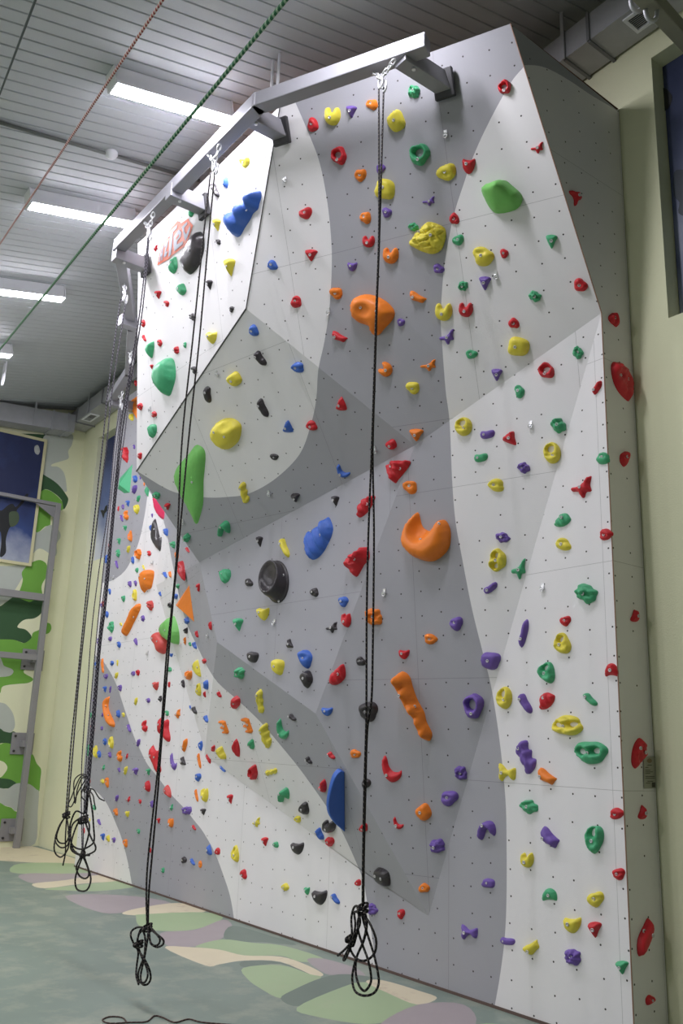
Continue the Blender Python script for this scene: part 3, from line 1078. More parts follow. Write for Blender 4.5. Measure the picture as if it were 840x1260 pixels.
for (ox, oy), sc, txt in TILES:
    for ent in txt.replace('\n', '|').split('|'):
        w_ = ent.split()
        if not w_:
            continue
        col, code = w_[0], w_[1]
        x, y, w, h = (float(q) for q in w_[2:6])
        rot = float(w_[6]) if len(w_) > 6 else 0
        k = cnt[code] = cnt.get(code, 0) + 1
        var = k % 5 if code in 'pqkrj' else k % 2
        if code in 'pqk' and not rot:
            rot = (k * 67) % 360 // 45 * 45
        o_, hl_, de_, kw_, dep_, bo_ = shape(code, var, rot)
        key = (code, var, rot)
        place(col, key, lambda: relief(NAME[code][0], o_, hl_, de_, seed=var + 3, **kw_), (ox + x / sc, oy + y / sc, w / sc, h / sc), NAME[code][0], NAME[code][1], dep_, [bo_])

# the big one-off holds: outlines in photo pixels give the shape seen along the wall
BIG = [
    ('B', 'triple_lobe_hold', [(274, 268), (277, 261), (285, 260), (291, 257), (293, 250), (299, 248), (305, 246), (308, 239), (315, 235), (321, 235), (322, 242), (319, 250), (317, 257), (310, 262), (305, 270), (297, 280), (290, 290), (283, 292), (279, 285), (276, 277)],
     dict(dents=[(293, 268, 3, 9, .3), (307, 255, 3, 9, .3)], lip=0.0, bumps=[(284, -274, 8, .3), (299, -262, 8, .3), (315, -246, 8, .3)]), 0.75, 'large blue three-lobed hold high on the white upper panel', 'blue three-lobed hold'),
    ('K', 'twin_scoop_hold', [(246.7, 285), (251, 290), (252, 298), (251, 310), (246, 325), (239, 334), (232.5, 338), (227.5, 333), (222.5, 320), (221, 314), (224, 308), (228.7, 305.5), (230, 307.5), (233, 300), (238, 292), (242.5, 286.7)],
     dict(dents=[(225, 313, 5, 7, .6)], lip=0.1), 0.6, 'large glossy black twin-scoop hold below the orange logo', 'black twin-scoop hold'),
    ('G', 'dome_hold', [(208, 440), (214, 444), (216.7, 455), (216, 467), (211.7, 478), (207.5, 486), (202.5, 487.5), (197.5, 484), (191, 478), (186.7, 470), (186, 461.7), (188.7, 453), (194, 446), (201, 442.5)],
     dict(lip=0.05), 0.9, 'large smooth emerald dome hold low on the white upper panel', 'emerald dome hold'),
    ('Y', 'puffy_hold', [(258, 530), (262, 522.5), (268, 517), (277.5, 514), (287.5, 515), (296, 521), (297.5, 528), (295, 540), (288, 548), (278, 553), (268, 549), (260, 540)],
     dict(dents=[(284, 521, 7, 5, .3)], lip=0.15), 0.9, 'large puffy yellow hold on the white overhang', 'puffy yellow hold'),
    ('g', 'drip_hold', [(243, 547), (250, 551), (253, 558), (252.5, 573), (251, 590), (251, 613), (250, 622), (245, 642), (242.5, 645), (239.7, 643), (235, 633), (227, 618), (222, 610), (214, 592), (213.7, 582), (217, 574), (223, 567), (232, 558), (238, 550)],
     dict(lip=0.1), 0.42, 'very large lime green drip-shaped hold hanging across the overhang edge', 'lime drip-shaped hold'),
    ('O', 'mitten_hold', [(430, 380), (433, 368), (447, 362), (462, 364), (477, 372), (486, 383), (484, 393), (473, 405), (467, 412), (460, 413), (455, 407), (452, 401), (440, 397), (432, 390)],
     dict(dents=[(452, 383, 9, 8, .22)], lip=0.1), 0.9, 'large orange mitten-shaped hold behind the long rope on the grey upper panel', 'orange mitten-shaped hold'),
    ('Y', 'cracked_rock_hold', [(503, 300), (510, 290), (518, 281), (527, 273), (540, 276), (549, 283), (548, 297), (543, 308), (533, 312.7), (520, 310), (510, 305)],
     dict(rough=0.25, lip=0.05, cells=0.4, spacing=0.07), 0.8, 'large yellow cracked rock hold high on the grey band', 'yellow cracked rock hold'),
    ('g', 'bulb_hold', [(592, 230), (610, 222), (622, 221), (630, 227), (642, 238), (643, 248), (635, 258), (613, 263), (603, 257), (595, 243)],
     dict(lip=0.4, plateau=0.9, bumps=[(618, -232, 9, .4)]), 1.0, 'large lime green bulb hold high on the white area near the wall end', 'lime bulb hold'),
    ('B', 'shell_hold', [(373, 660), (380, 653), (390, 648), (400, 638), (405, 636), (410, 648), (409, 657), (403, 670), (395, 682), (385, 689), (378, 687), (375, 675)],
     dict(ridges=4, ridge=.3, lip=0.05, spacing=.09), 0.55, 'large ridged blue shell hold on the middle grey panel', 'ridged blue shell hold'),
    ('R', 'slab_rock_hold', [(422, 693), (427, 685), (440, 678), (448, 673), (454, 675), (455, 688), (447, 695), (440, 705), (434, 710), (425, 703)],
     dict(rough=0.8), 0.7, 'large red craggy rock hold beside the long rope below the ridged blue shell', 'large red craggy hold'),
    ('R', 'wedge_hold', [(474, 573), (485, 567), (505, 566), (500, 577), (488, 590), (483, 595), (477, 588)],
     dict(rough=0.3, ridges=2), 0.8, 'red triangular wedge hold just under the overhang tip beside the rope', 'red triangular wedge hold'),
    ('O', 'caterpillar_hold', [(480, 828), (488, 826), (497, 833), (502, 847), (510, 863), (520, 877), (523, 888), (532, 902), (530, 910), (525, 912), (515, 905), (510, 890), (497, 877), (492, 867), (482, 850)],
     dict(plateau=1.0, spacing=.09, bumps=[(489, -836, 7, .5), (501, -854, 6, .5), (511, -873, 6, .5), (519, -889, 6, .4), (526, -904, 6, .5), (495, -845, 3, -.3), (506, -864, 3, -.3), (515, -881, 3, -.3)]), 1.0, 'long lumpy orange caterpillar hold slanting across the grey lower panel', 'orange caterpillar hold'),
    ('g', 'wedge_dome_hold', [(195, 773), (198, 765), (208, 759), (212.5, 758), (216.7, 765), (221, 778), (221, 792), (216.7, 793), (206.7, 789), (198, 783)],
     dict(lip=0.1), 0.9, 'lime green wedge-shaped dome hold behind the second rope above a pale red lump', 'lime wedge dome'),
    ('S', 'lump_hold', [(185, 787), (188, 780), (194, 777.5), (200, 780), (208, 790), (206.7, 800), (200, 805), (193, 802.5), (191.7, 796), (186.7, 791)],
     dict(lip=0.1), 0.8, 'pale red lump hold tucked under the lime green wedge dome', 'pale red lump'),
    ('O', 'shield_hold', [(170, 713), (171, 707), (178, 701), (188, 701.7), (190, 706), (188, 715), (185, 723.7), (178, 726), (173, 729.7), (171, 723)],
     dict(lip=0.3), 0.7, 'orange shield-shaped hold on the far white panel below the grey patch', 'orange shield-shaped hold'),
    ('O', 'sausage_hold', [(171, 742.5), (173.7, 746), (170, 755), (163, 767), (156.7, 778), (151.7, 783), (149, 779), (150, 771.7), (157.5, 760), (161.7, 750)],
     dict(lip=0.0), 0.5, 'long slanting orange sausage hold on the far white panel', 'orange sausage hold'),
    ('M', 'half_disc_volume', [(187.5, 611), (188, 623), (192.5, 633), (200, 640), (209, 643), (212, 640), (206, 628), (199, 616)],
     dict(plateau=0.15, lip=0.0, tilt=(0, 0)), 0.25, 'flat crimson half-disc volume tucked under the overhang edge', 'crimson half-disc'),
    ('K', 'talon_hold', [(189, 638), (185, 650), (185, 665), (190, 673), (199, 680), (202.5, 670), (202, 659), (196.7, 661.7), (193, 650)],
     dict(dents=[(190, 655, 3, 10, .35)], lip=0.0), 0.4, 'black talon-shaped hold below the crimson half-disc', 'black talon-shaped hold'),
    ('O', 'boat_hold', [(132.5, 857), (131, 865), (131, 872), (135, 880), (141.7, 890), (140, 895), (133, 892), (127.5, 880), (125.5, 867), (127.5, 860)],
     dict(lip=0.0), 0.55, 'orange boat-shaped crescent hold on the far lower grey patch', 'orange boat-shaped hold'),
    ('R', 'bent_bone_hold', [(201, 888), (204, 885), (208, 887), (207.5, 897), (210, 907), (209, 913), (204, 913), (201, 908), (199.5, 900), (197, 905), (193, 903), (193, 895), (196, 882.5), (198, 884)],
     dict(spacing=.13), 0.5, 'red bent bone-like hold behind the second rope above another spiky red hold', 'red bent bone-like hold'),
    ('R', 'rocket_hold', [(186, 917), (183, 925), (182.5, 932), (188, 942), (191, 950), (195, 952), (198.7, 948), (196.7, 938), (197.5, 925), (196, 923), (191, 924), (188, 920)],
     dict(spacing=.13), 0.45, 'red rocket-shaped spiky hold at the grey edge behind the second rope', 'red rocket-shaped hold'),
    ('R', 'half_leaf_hold', [(404.5, 839), (407, 830), (416, 821), (423, 817), (425.5, 825), (425, 834), (417.7, 841), (409, 843)],
     dict(ridges=3, ridge=.2, lip=.1), 0.6, 'grooved red half-leaf hold beside the round blue one at the panel crease', 'red half-leaf hold'),
    ('R', 'half_leaf_hold', [(438, 633), (442.6, 620), (451.5, 612), (462, 610), (460, 618), (453, 629), (444, 636), (439, 637)],
     dict(ridges=3, ridge=.2, lip=.1), 0.6, 'grooved red leaf hold crossed by the long rope above the craggy red rock', 'grooved red leaf hold'),
    ('K', 'leaf_hold', [(460, 1068), (466.7, 1067), (478, 1073), (480.7, 1088), (475, 1090.7), (463, 1085), (459, 1077)],
     dict(lip=.1), 0.6, 'big black leaf-shaped hold near the foot of the long rope', 'big black leaf hold'),
    ('R', 'leaf_hold', [(216.7, 693), (220, 690), (224, 691.7), (227.5, 701.7), (228, 711.7), (226, 715), (221.7, 710), (217.5, 700)],
     dict(lip=.1, rough=.3), 0.5, 'big red leaf-shaped hold beside the second rope', 'big red leaf hold'),
    ('Y', 'leaf_hold', [(236, 820), (241, 811.7), (243.7, 816), (247.5, 830), (246.7, 833), (240, 828)],
     dict(lip=.1), 0.5, 'big yellow leaf-shaped hold on the far white fold', 'yellow leaf hold'),
    ('R', 'flat_rock_hold', [(751, 450), (757, 445), (770, 453), (778, 467), (780, 480), (777, 493), (772, 494), (760, 482), (753, 467)],
     dict(rough=0.7), 0.35, 'large red craggy hold high on the olive end face of the wall', 'red end-face rock'),
    ('R', 'scaled_hold', [(788, 907.7), (797, 918), (797, 930), (790, 938), (782, 946), (776, 940), (776, 927), (780, 915)],
     dict(rough=0.6), 0.4, 'red scaly hold beside the metal plate on the end face', 'red scaly hold'),
    ('R', 'slug_hold', [(800, 1129), (805, 1140), (802, 1155), (790, 1177), (783, 1175), (783, 1157), (792, 1140)],
     dict(lip=0.0), 0.6, 'long slanting red hold low on the end face of the wall', 'long red end-face hold'),
]
LANDMARKS = []
for col, name, px, kw, dep, label, lm in BIG:
    P = np.array(px, float)
    mn, mx = P.min(0), P.max(0)
    x, y = (mn + mx) / 2
    w, h = mx - mn
    o2 = [(a, -b) for a, b in smooth_curve(px, 3, True)]
    kw = dict(kw)
    de = [(a, -b, rx, ry, q) for a, b, rx, ry, q in kw.pop('dents', [])]
    kw.setdefault('spacing', 0.11)
    fl = 'top' if False else None
    at = {'half_disc_volume': (191, 630)}.get(name)
    bolts = [] if 'volume' in name or name in ('bulb_hold', 'dome_hold') else [(-.35, .3), (.4, .1)]
    place(col, label, lambda: relief(name, o2, (), de, seed=len(LANDMARKS) + 2, nout=64, **kw), (x, y, w, h), name, '', dep, bolts, label=label, at=at)
    LANDMARKS.append((x, y, lm))


# hollow cup that stands out of a flange
def bowl_mesh():
    prof = [(1.0, 0), (1.0, .06), (.95, .1), (.9, .16), (.89, .35), (.85, .65), (.8, .9), (.76, .95), (.7, .92), (.64, .76), (.52, .58), (.32, .47), (.001, .43)]
    b = MB()
    b.lathe(prof, (0, 0, 0), (0, 0, 1), 40)
    vs = np.array(b.v)
    z = np.clip(vs[:, 2] - .12, 0, None)
    vs[:, 1] += z * .2
    vs[:, 0] += z * 0.02
    vs[:, 2] += np.where(vs[:, 2] > .6, -0.28 * vs[:, 1], 0)      # the mouth is cut at a slant, facing up
    me = bpy.data.meshes.new('bowl_hold')
    me.from_pydata([tuple(map(float, v)) for v in vs], [], b.f)
    for p in me.polygons:
        p.use_smooth = True
    me.materials.append(None)
    return me, vs, np.ones(len(vs), bool)


place('K', 'black_bowl', bowl_mesh, (336.5, 715.5, 38, 53), 'bowl_hold', '', 0.95, [(.88, .25), (.3, -.9)], label='big hollow black bowl hold on the middle grey panel')
LANDMARKS.append((336, 716, 'big hollow black bowl hold'))


def scoop():
    """thick bowl with a bite out of its top: outer ball wall, inner scooped face"""
    o2 = [(a, -b) for a, b in smooth_curve([(493, 670), (493, 657), (498, 643), (507, 633), (512, 630), (515, 640), (518, 648), (525, 653), (532, 652), (538, 642), (547, 640), (553, 648), (555, 660), (552, 675), (540, 687), (527, 691), (510, 687), (498, 678)], 3, True)]
    return relief('scoop_bowl_hold', o2, (), [(518, -651, 13, 16, .8)], lip=-0.25, plateau=0.7, spacing=0.08, nout=64, seed=4)


place('O', 'scoop', scoop, (524, 660.5, 62, 61), 'scoop_bowl_hold', '', 0.95, [(-.05, -.15), (.72, .45)], label='big orange scooped bowl hold with a crescent rim on the grey panel')
LANDMARKS.append((524, 660, 'big orange scooped bowl hold'))


# a tall blade that stands square out of the wall
Pb0, nb = hit((421, 951))
Pb1, _ = hit((421, 1018))
nb = on((421, 951), *PF6) * 0 + (PF6[0] if PF6[0] @ (CO - Pb0) > 0 else -PF6[0])
Pb0, Pb1 = on((421.5, 948), *PF6), on((422, 1022), *PF6)
eb = _unit(Pb1 - Pb0)
tb = np.cross(eb, nb)
outb = [on(p, tb, tb @ Pb0) for p in smooth_curve([(421.5, 948), (417, 947.5), (411, 954), (407, 965), (403.5, 980), (402.5, 992), (404.5, 1002), (411, 1012), (422, 1022)], 4)]
bm_ = MB(Pb0)
n_ = len(outb)
ring_ = []
for sgn in (-1, 1):
    ring_.append([p + tb * sgn * (0.028 - 0.018 * max(0.0, min(1.0, ((p - Pb0) @ nb) / 0.25))) for p in outb])
bm_.add(ring_[0] + ring_[1], [tuple(range(n_)), tuple(range(2 * n_ - 1, n_ - 1, -1))] + [(i_, i_ + n_, (i_ + 1) % n_ + n_, (i_ + 1) % n_) for i_ in range(n_)])
bl = bevel(bm_.build('blade_hold', M_HOLD['B'], None, False, True), 0.008, 3)
bmx = bmesh.new()
bmx.from_mesh(bl.data)
bmesh.ops.recalc_face_normals(bmx, faces=bmx.faces[:])
bmx.to_mesh(bl.data)
bmx.free()
tag(bl, 'tall blue blade hold at the grey overhang edge beside the long rope', 'climbing hold', 'blue climbing holds on the wall')
HOLDS.append(dict(o=bl, col='B', x=413, y=985, size=.4, adj='', label=bl['label']))
LANDMARKS.append((413, 985, 'tall blue blade hold'))


# pyramids
def pyramid(px, apex, hgt):
    def mk():
        P = np.array(px, float)
        mn, mx = P.min(0), P.max(0)
        q = (P - (mn + mx) / 2) / ((mx - mn) / 2) * (1, -1)
        a = (np.array(apex) - (mn + mx) / 2) / ((mx - mn) / 2) * (1, -1)
        vs = [(x, y, 0) for x, y in q] + [(a[0], a[1], hgt)]
        n = len(q)
        ar = sum(q[i][0] * q[(i + 1) % n][1] - q[(i + 1) % n][0] * q[i][1] for i in range(n))
        fs = [((i, (i + 1) % n, n) if ar > 0 else ((i + 1) % n, i, n)) for i in range(n)]
        me = bpy.data.meshes.new('pyramid_volume')
        me.from_pydata([tuple(map(float, v)) for v in vs], [], fs)
        me.materials.append(None)
        return me, np.array(vs, float), np.ones(len(vs), bool)
    return mk


for col, px, apex, hg, dep, label, lm, at in (
        ('O', [(233, 720), (238.7, 765), (216, 745)], (226, 745), 1.0, 0.5, 'flat orange triangular volume at the grey edge above the lime wedge dome', 'orange triangular volume', None),
        ('g', [(163, 571), (159.5, 606), (153, 607), (145, 601.7), (147, 589)], (154, 598), 1.0, 0.6, 'green pyramid volume on the far grey panel behind the ropes', 'green pyramid volume', None),
        ('O', [(172, 484), (176, 505), (168, 520), (157, 499)], (158, 498), 1.0, 0.7, 'orange pyramid volume poking out behind the white upper panel', 'orange pyramid volume', (163, 502))):
    P = np.array(px, float)
    mn, mx = P.min(0), P.max(0)
    place(col, label, pyramid(px, apex, hg), (*((mn + mx) / 2), *(mx - mn)), 'pyramid_volume', '', dep, None, label=label, at=at)
    if col == 'g':
        HOLDS[-1]['o'].data.materials[0] = M_HOLD['G']
    LANDMARKS.append((*((mn + mx) / 2), lm))

# a few ordinary ones that are easy to point at serve as marks as well
for x, y, lm, lab in ((698, 892, 'big yellow two-holed hold', 'big yellow two-holed hold on the white area near the wall end'),
                      (727, 926, 'big green two-holed hold', 'big green two-holed hold on the white area near the wall end'),
                      (582, 868, 'purple ring hold', 'purple ring hold on the grey band'),
                      (516, 190, 'green ring hold', 'green ring hold near the top of the grey band'),
                      (638, 426, 'big flat yellow hold', 'big flat yellow hold on the white area under the lime bulb'),
                      (482, 946, 'red crescent hold', 'red crescent hold on the lower grey panel beside the rope'),
                      (453, 876, 'round black hold behind the rope', 'round black hold behind the long rope on the lower grey panel'),
                      (393, 1104, 'big black cup hold', 'big black flat-topped cup hold low on the white panel'),
                      (375, 811, 'round blue hold', 'round blue hold on the middle grey panel'),
                      (730, 1033, 'green pocketed hold', 'tall green pocketed hold low on the white area near the wall end')):
    hh = min(HOLDS, key=lambda q: (q['x'] - x) ** 2 + (q['y'] - y) ** 2)
    hh['label'] = lab
    LANDMARKS.append((x, y, lm))

DIRS = ['right of', 'below and right of', 'below', 'below and left of', 'left of', 'above and left of', 'above', 'above and right of']
RANK = ['first', 'second', 'third', 'fourth', 'fifth', 'sixth']
taken = {h['label'] for h in HOLDS if h['label']}
for h in HOLDS:
    if h['label']:
        continue
    best = None
    for (lx, ly, lm) in LANDMARKS:
        dx, dy = h['x'] - lx, h['y'] - ly
        ds = math.hypot(dx, dy)
        if ds < 3:
            continue
        sec = int(round(math.degrees(math.atan2(dy, dx)) / 45)) % 8
        rk = 0
        for g in HOLDS:
            if g is h or g['col'] != h['col']:
                continue
            ex_, ey_ = g['x'] - lx, g['y'] - ly
            e2 = math.hypot(ex_, ey_)
            if 3 < e2 < ds and int(round(math.degrees(math.atan2(ey_, ex_)) / 45)) % 8 == sec:
                rk += 1
        cost = rk * 60 + ds
        if rk < 6 and (best is None or cost < best[0]):
            best = (cost, rk, DIRS[sec], lm)
    s = h['size']
    size = 'tiny' if s < 0.075 else 'small' if s < 0.125 else 'middling' if s < 0.19 else 'large'
    cn = CNAME[h['col']]
    txt = f"{size} {cn} {h['adj']} hold, {RANK[best[1]]} {cn} {best[2]} the {best[3]}"
    words_ = lambda q: len(q.replace('-', ' ').split())
    wds = words_(txt)
    if wds > 16:
        print('LONG', txt)
        txt = f"{size} {cn} hold, {RANK[best[1]]} {cn} {best[2]} the {best[3]}"
    if words_(txt) > 16:
        txt = txt.replace(size + ' ', '', 1)
    if words_(txt) < 16:
        txt = txt.replace(f"{RANK[best[1]]} {cn} ", f"{RANK[best[1]]} {cn} one ", 1)
    h['label'] = txt
    if txt in taken:
        print('DUPLICATE LABEL', txt)
    taken.add(txt)
for h in HOLDS:
    h['o']['label'] = h['label']
print('holds', len(HOLDS))

# ------------------------------------------------------------------ steel bolt hangers
hm = MB()
hm.box((0, 0.1, 0.12), (0.45, 0, 0), (0, 0.75, 0), (0, 0, 0.08))
hm.box((0, -0.6, 0.45), (0.42, 0, 0), (0, 0.12, 0.0), (0, 0.05, 0.4))
HANG_ME = bpy.data.meshes.new('hanger')
HANG_ME.from_pydata([tuple(map(float, v)) for v in hm.v], [], hm.f)
HANG_ME.materials.append(M_CHROME)
rm_ = MB()
rm_.tube([(0.55 * math.cos(t), -0.65 + 0.62 * math.sin(t), 0.75) for t in np.linspace(0, 2 * math.pi, 14, endpoint=False)], 0.16, 6, True)
RING_ME = bpy.data.meshes.new('eye')
RING_ME.from_pydata([tuple(map(float, v)) for v in rm_.v], [], rm_.f)
RING_ME.materials.append(M_CHROME)
HANG = [((548, 164), 'beside the green ring hold near the top of the grey band'), ((351, 221), 'on the white strip left of the grey band'), ((404, 382), 'at the grey curve beside the orange mitten-shaped hold'),
        ((610, 338), 'under the big yellow hold of the upper white area'), ((461, 552), 'on the overhang right where the long rope passes'), ((653, 522), 'on the white area below the red ring hold'),
        ((668, 722), 'on the white area beside the green craggy block hold'), ((473, 728), 'on the grey panel right of the long rope'), ((331, 606), 'on the overhang at the foot of the white curve'),
        ((338, 765), 'below the big hollow black bowl hold'), ((267, 459), 'on the overhang under its slanting upper edge'), ((256, 781), 'on the narrow fold by the orange triangular volume'),
        ((223, 793), 'on the fold beside the lime wedge dome'), ((185, 503), 'on the white upper panel beside the orange pyramid volume'), ((225, 641), 'on the overhang beside the lime drip-shaped hold'),
        ((180, 376), 'on the white upper panel at its outer edge'), ((182, 803), 'on the far white panel left of the pale red lump'), ((140, 710), 'at the far grey curve behind the ropes'), ((188, 692), 'on the far white panel right of the orange ring hold')]
for (px, where) in HANG:
    P, n = hit(px)
    u = _unit(np.cross(EZ, n))
    if proj(P + u * .01)[0][0] < proj(P)[0][0]:
        u = -u
    v = np.cross(n, u)
    if v[2] < 0:
        v = -v
    s = 0.026
    o = bpy.data.objects.new('bolt_hanger', HANG_ME)
    link(o)
    o.matrix_world = Matrix([[u[i] * s, v[i] * s, n[i] * s, P[i]] for i in range(3)] + [[0, 0, 0, 1]])
    e = bpy.data.objects.new('eye', RING_ME)
    link(e)
    e.parent = o
    tag(o, 'small silver bolt hanger ' + where, 'bolt hanger', 'silver bolt hangers on the wall')

# ------------------------------------------------------------------ top beam on outriggers
ZB = 6.22
rail = empty('top_rope_beam', tuple(on_z((320, 128), ZB)))
RO = np.array(rail.location)
knots = [on_z(p, ZB) for p in ((521, 56), (318, 127), (147, 303))]
knots += [np.array([-8.95, 3.62, ZB]), np.array([-10.2, 4.15, ZB]), np.array([-11.25, 4.36, ZB])]
for a, b in zip(knots[:-1], knots[1:]):
    d = _unit(b - a)
    bevel(MB(RO).bar(a - d * 0.03, b + d * 0.03, 0.11, 0.12).build('beam_section', M_BEAM, rail), 0.008)
for wp, ex_ in (((547, 97), 492), ((347, 156), 299), ((253, 249), 207), ((181, 322), 140)):
    P, n = hit(wp)
    P = P - EZ * 0.05
    s = min(np.linspace(0.1, 1.2, 1101), key=lambda q: abs(proj(P - np.array([0, q, 0]))[0][0] - ex_))
    e = P - np.array([0, s, 0])
    ao = bevel(MB(RO).bar(P + (0, 0.01, 0), e, 0.11, 0.13).build('outrigger', M_BEAM, rail), 0.006)
    ft = MB(RO)
    u = _unit(np.cross(EZ, n))
    v = np.cross(n, u)
    ft.box(P + n * 0.02, u * 0.075, v * 0.1, n * 0.02)
    bevel(ft.build('foot_plate', M_FOOT, ao), 0.006)
    MB(RO).lathe([(0.014, 0), (0.014, 0.012), (0.006, 0.014)], e + np.array([0.03, 0.1, -0.066]), (0, 0, -1), 10).build('bolt_head', M_CHROME, ao)
for e, L in ((np.array([-8.78, 3.40, ZB - 0.06]), 0.62), (np.array([-11.2, 4.33, ZB - 0.06]), 0.36)):
    bevel(MB(RO).bar(e, e + (0, L, 0), 0.11, 0.13).build('outrigger', M_BEAM, rail), 0.006)
tag(rail, 'grey steel box beam carried on outriggers along the wall top', 'beam', kind='thing')

# ------------------------------------------------------------------ ropes with their chains
def chain(mb, a, b, link_len=0.05, r=0.006):
    a, b = np.array(a, float), np.array(b, float)
    L = np.linalg.norm(b - a)
    n = max(2, int(L / (link_len * 0.72)))
    d = (b - a) / L
    s = _unit(np.cross(d, (0.2, 1, 0.1)))
    t = np.cross(d, s)
    for i in range(n):
        c = a + d * L * (i + 0.5) / n
        w = s if i % 2 else t
        mb.tube([c + d * math.cos(q) * link_len * 0.55 + w * math.sin(q) * link_len * 0.3 for q in np.linspace(0, 2 * math.pi, 10, endpoint=False)], r, 5, True)


def rope_set(top, legs, strands, loops, y, label, mat, rad, chain_label, knots_px=(), w_leg=True, jit=0.0):
    """one rope: hanging strands, tied coil; its chain is a thing of its own. All points lie near the plumb plane of the anchor."""
    at = lambda p, dy=0.0: on_y(p, y + dy)
    ch = empty('anchor_chain', tuple(at(top)))
    o0 = np.array(ch.location)
    j = at(top)
    for lp in legs:
        c = MB(o0)
        chain(c, at(lp), j)
        c.build('chain', M_CHROME, ch, smooth=True)
    k = MB(o0)
    rr = 0.035
    k.tube([j + np.array([math.sin(q) * rr * 0.6, 0.0, -0.03 + math.cos(q) * rr * 1.3]) for q in np.linspace(0, 2 * math.pi, 14, endpoint=False)], 0.008, 6, True)
    k.tube([j + np.array([0.02 + math.sin(q) * rr * 0.55, 0.02, -0.06 + math.cos(q) * rr * 1.3]) for q in np.linspace(0, 2 * math.pi, 14, endpoint=False)], 0.008, 6, True)
    k.build('carabiner', M_CHROME, ch, smooth=True)
    tag(ch, chain_label, 'anchor chain', 'anchor chains under the top beam')
    r = empty('climbing_rope', tuple(at(strands[0][-1])))
    o1 = np.array(r.location)
    for i, s in enumerate(strands):
        b = MB(o1)
        pts = smooth_curve([at(p, 0.02 * (i % 2)) for p in s], 10)
        b.tube(pts, rad, 7)
        b.build('strand', mat, r, smooth=True, uv=True)
    rn = random.Random(len(label))
    if loops:
        b = MB(o1)
        for i, (closed, L) in enumerate(loops):
            L3 = [at(p, 0.02 * math.sin(1.7 * q + i) + rn.uniform(-.015, .015)) for q, p in enumerate(L)]
            b.tube(smooth_curve(L3, 7, closed), rad, 7, closed)
        for (kx, ky, kw, kh) in knots_px:
            for t in range(3):
                c = at((kx, ky + (t - 1) * kh / 3))
                px = np.linalg.norm(c - CO) / F_PX
                b.tube([c + np.array([math.cos(q) * kw * px * 0.7, math.sin(q) * 0.03, 0.012 * math.sin(q + t)]) for q in np.linspace(0, 2 * math.pi, 14, endpoint=False)], rad, 7, True)
        b.build('tied_coil', M_BLACKROPE, r, smooth=True, uv=True)
    tag(r, label, 'rope', 'black climbing ropes hanging by the wall')
    return r


tA = lambda L: [(400 + x / 8.4, 1090 + y / 8.4) for x, y in L]
tB = lambda L: [(120 + x / 6, 1120 + y / 6) for x, y in L]
tC = lambda L: [(x / 6.46, 860 + y / 6.46) for x, y in L]
tD = lambda L: [(50 + x / 6, 930 + y / 6) for x, y in L]
y1 = on_z((468, 82), ZB - 0.06)[1]
rope_set((468, 97), [(455, 85), (485, 74)], [[(466, 108), (466, 280), (462.7, 380), (460, 467), (457, 557), (453, 660), (451, 760), (450.5, 880), (448, 973), (446.5, 1060), (446, 1117)],
                                             [(472, 108), (467, 280), (463.5, 380), (461, 467), (458.5, 557), (460, 660), (458.5, 800), (457, 860), (451.7, 900), (449.5, 973), (447.5, 1060), (447, 1117)]],
         [(True, tA([(380, 300), (430, 480), (500, 700), (545, 900), (550, 1020), (500, 1110), (400, 1135), (310, 1090), (280, 980), (290, 860), (330, 720), (400, 560), (430, 400), (410, 280)])),
          (True, tA([(340, 460), (390, 620), (440, 760), (470, 900), (470, 1000), (410, 1085), (350, 1030), (315, 900), (325, 740), (390, 580), (420, 440), (400, 300), (345, 330)])),
          (True, tA([(420, 330), (480, 430), (525, 560), (515, 680), (460, 750), (390, 775), (320, 750), (270, 680), (260, 620), (300, 520), (350, 400), (350, 290)])),
          (False, tA([(390, 250), (350, 215), (300, 220), (270, 330), (275, 480), (260, 570), (290, 620), (330, 480), (360, 380), (340, 280), (300, 280), (310, 400), (290, 540), (270, 600)])),
          (False, tA([(270, 580), (200, 660), (130, 720)])), (False, tA([(265, 610), (225, 680), (188, 760), (205, 762), (235, 700), (270, 620)]))],
         y1, 'black rope nearest the wall end hanging past the orange bowl hold, coil tied low', M_BLACKROPE, 0.0064, 'silver Y-shaped chain on the beam above the long rope by the orange mitten hold', [(446, 1118, 7, 10), (431, 1155, 4, 8)])
y2 = on_z((262, 185), ZB - 0.06)[1]
rope_set((263, 200), [(257, 191), (271, 178)], [[(259, 212), (250, 293), (237, 418), (224, 540), (217.5, 678), (211, 750), (204.5, 810), (197, 915), (191, 975), (182, 1058), (180, 1100), (181, 1140)],
                                                [(264, 212), (256, 298), (245, 420), (232, 540), (219, 678), (212, 750), (207, 810), (198.5, 915), (194, 975), (186.5, 1058), (183, 1100), (182, 1140)]],
         [(True, tB([(350, 130), (300, 125), (255, 150), (245, 190), (270, 250), (310, 310), (340, 350), (380, 430), (392, 500), (370, 545), (330, 545), (318, 490), (330, 420), (350, 330), (370, 200), (370, 130)])),
          (False, tB([(370, 130), (310, 170), (290, 250), (300, 320), (290, 400), (285, 480), (303, 548)])),
          (True, tB([(380, 140), (440, 180), (485, 220), (480, 255), (440, 272), (400, 250), (380, 200)])), (True, tB([(385, 130), (430, 170), (460, 215), (450, 250), (420, 262), (390, 235)])),
          (True, tB([(320, 140), (295, 230), (320, 330), (360, 420), (370, 480), (350, 530), (310, 530), (300, 470), (320, 400), (345, 330), (350, 200)]))],
         y2, 'black rope hanging past the lime drip-shaped hold, tied coil free above the floor', M_BLACKROPE, 0.0064, 'silver Y-shaped chain on the beam above the blue three-lobed hold', [(181, 1142, 5, 8), (170, 1162, 4, 6)])
y3 = on_z((183, 266), ZB - 0.06)[1]
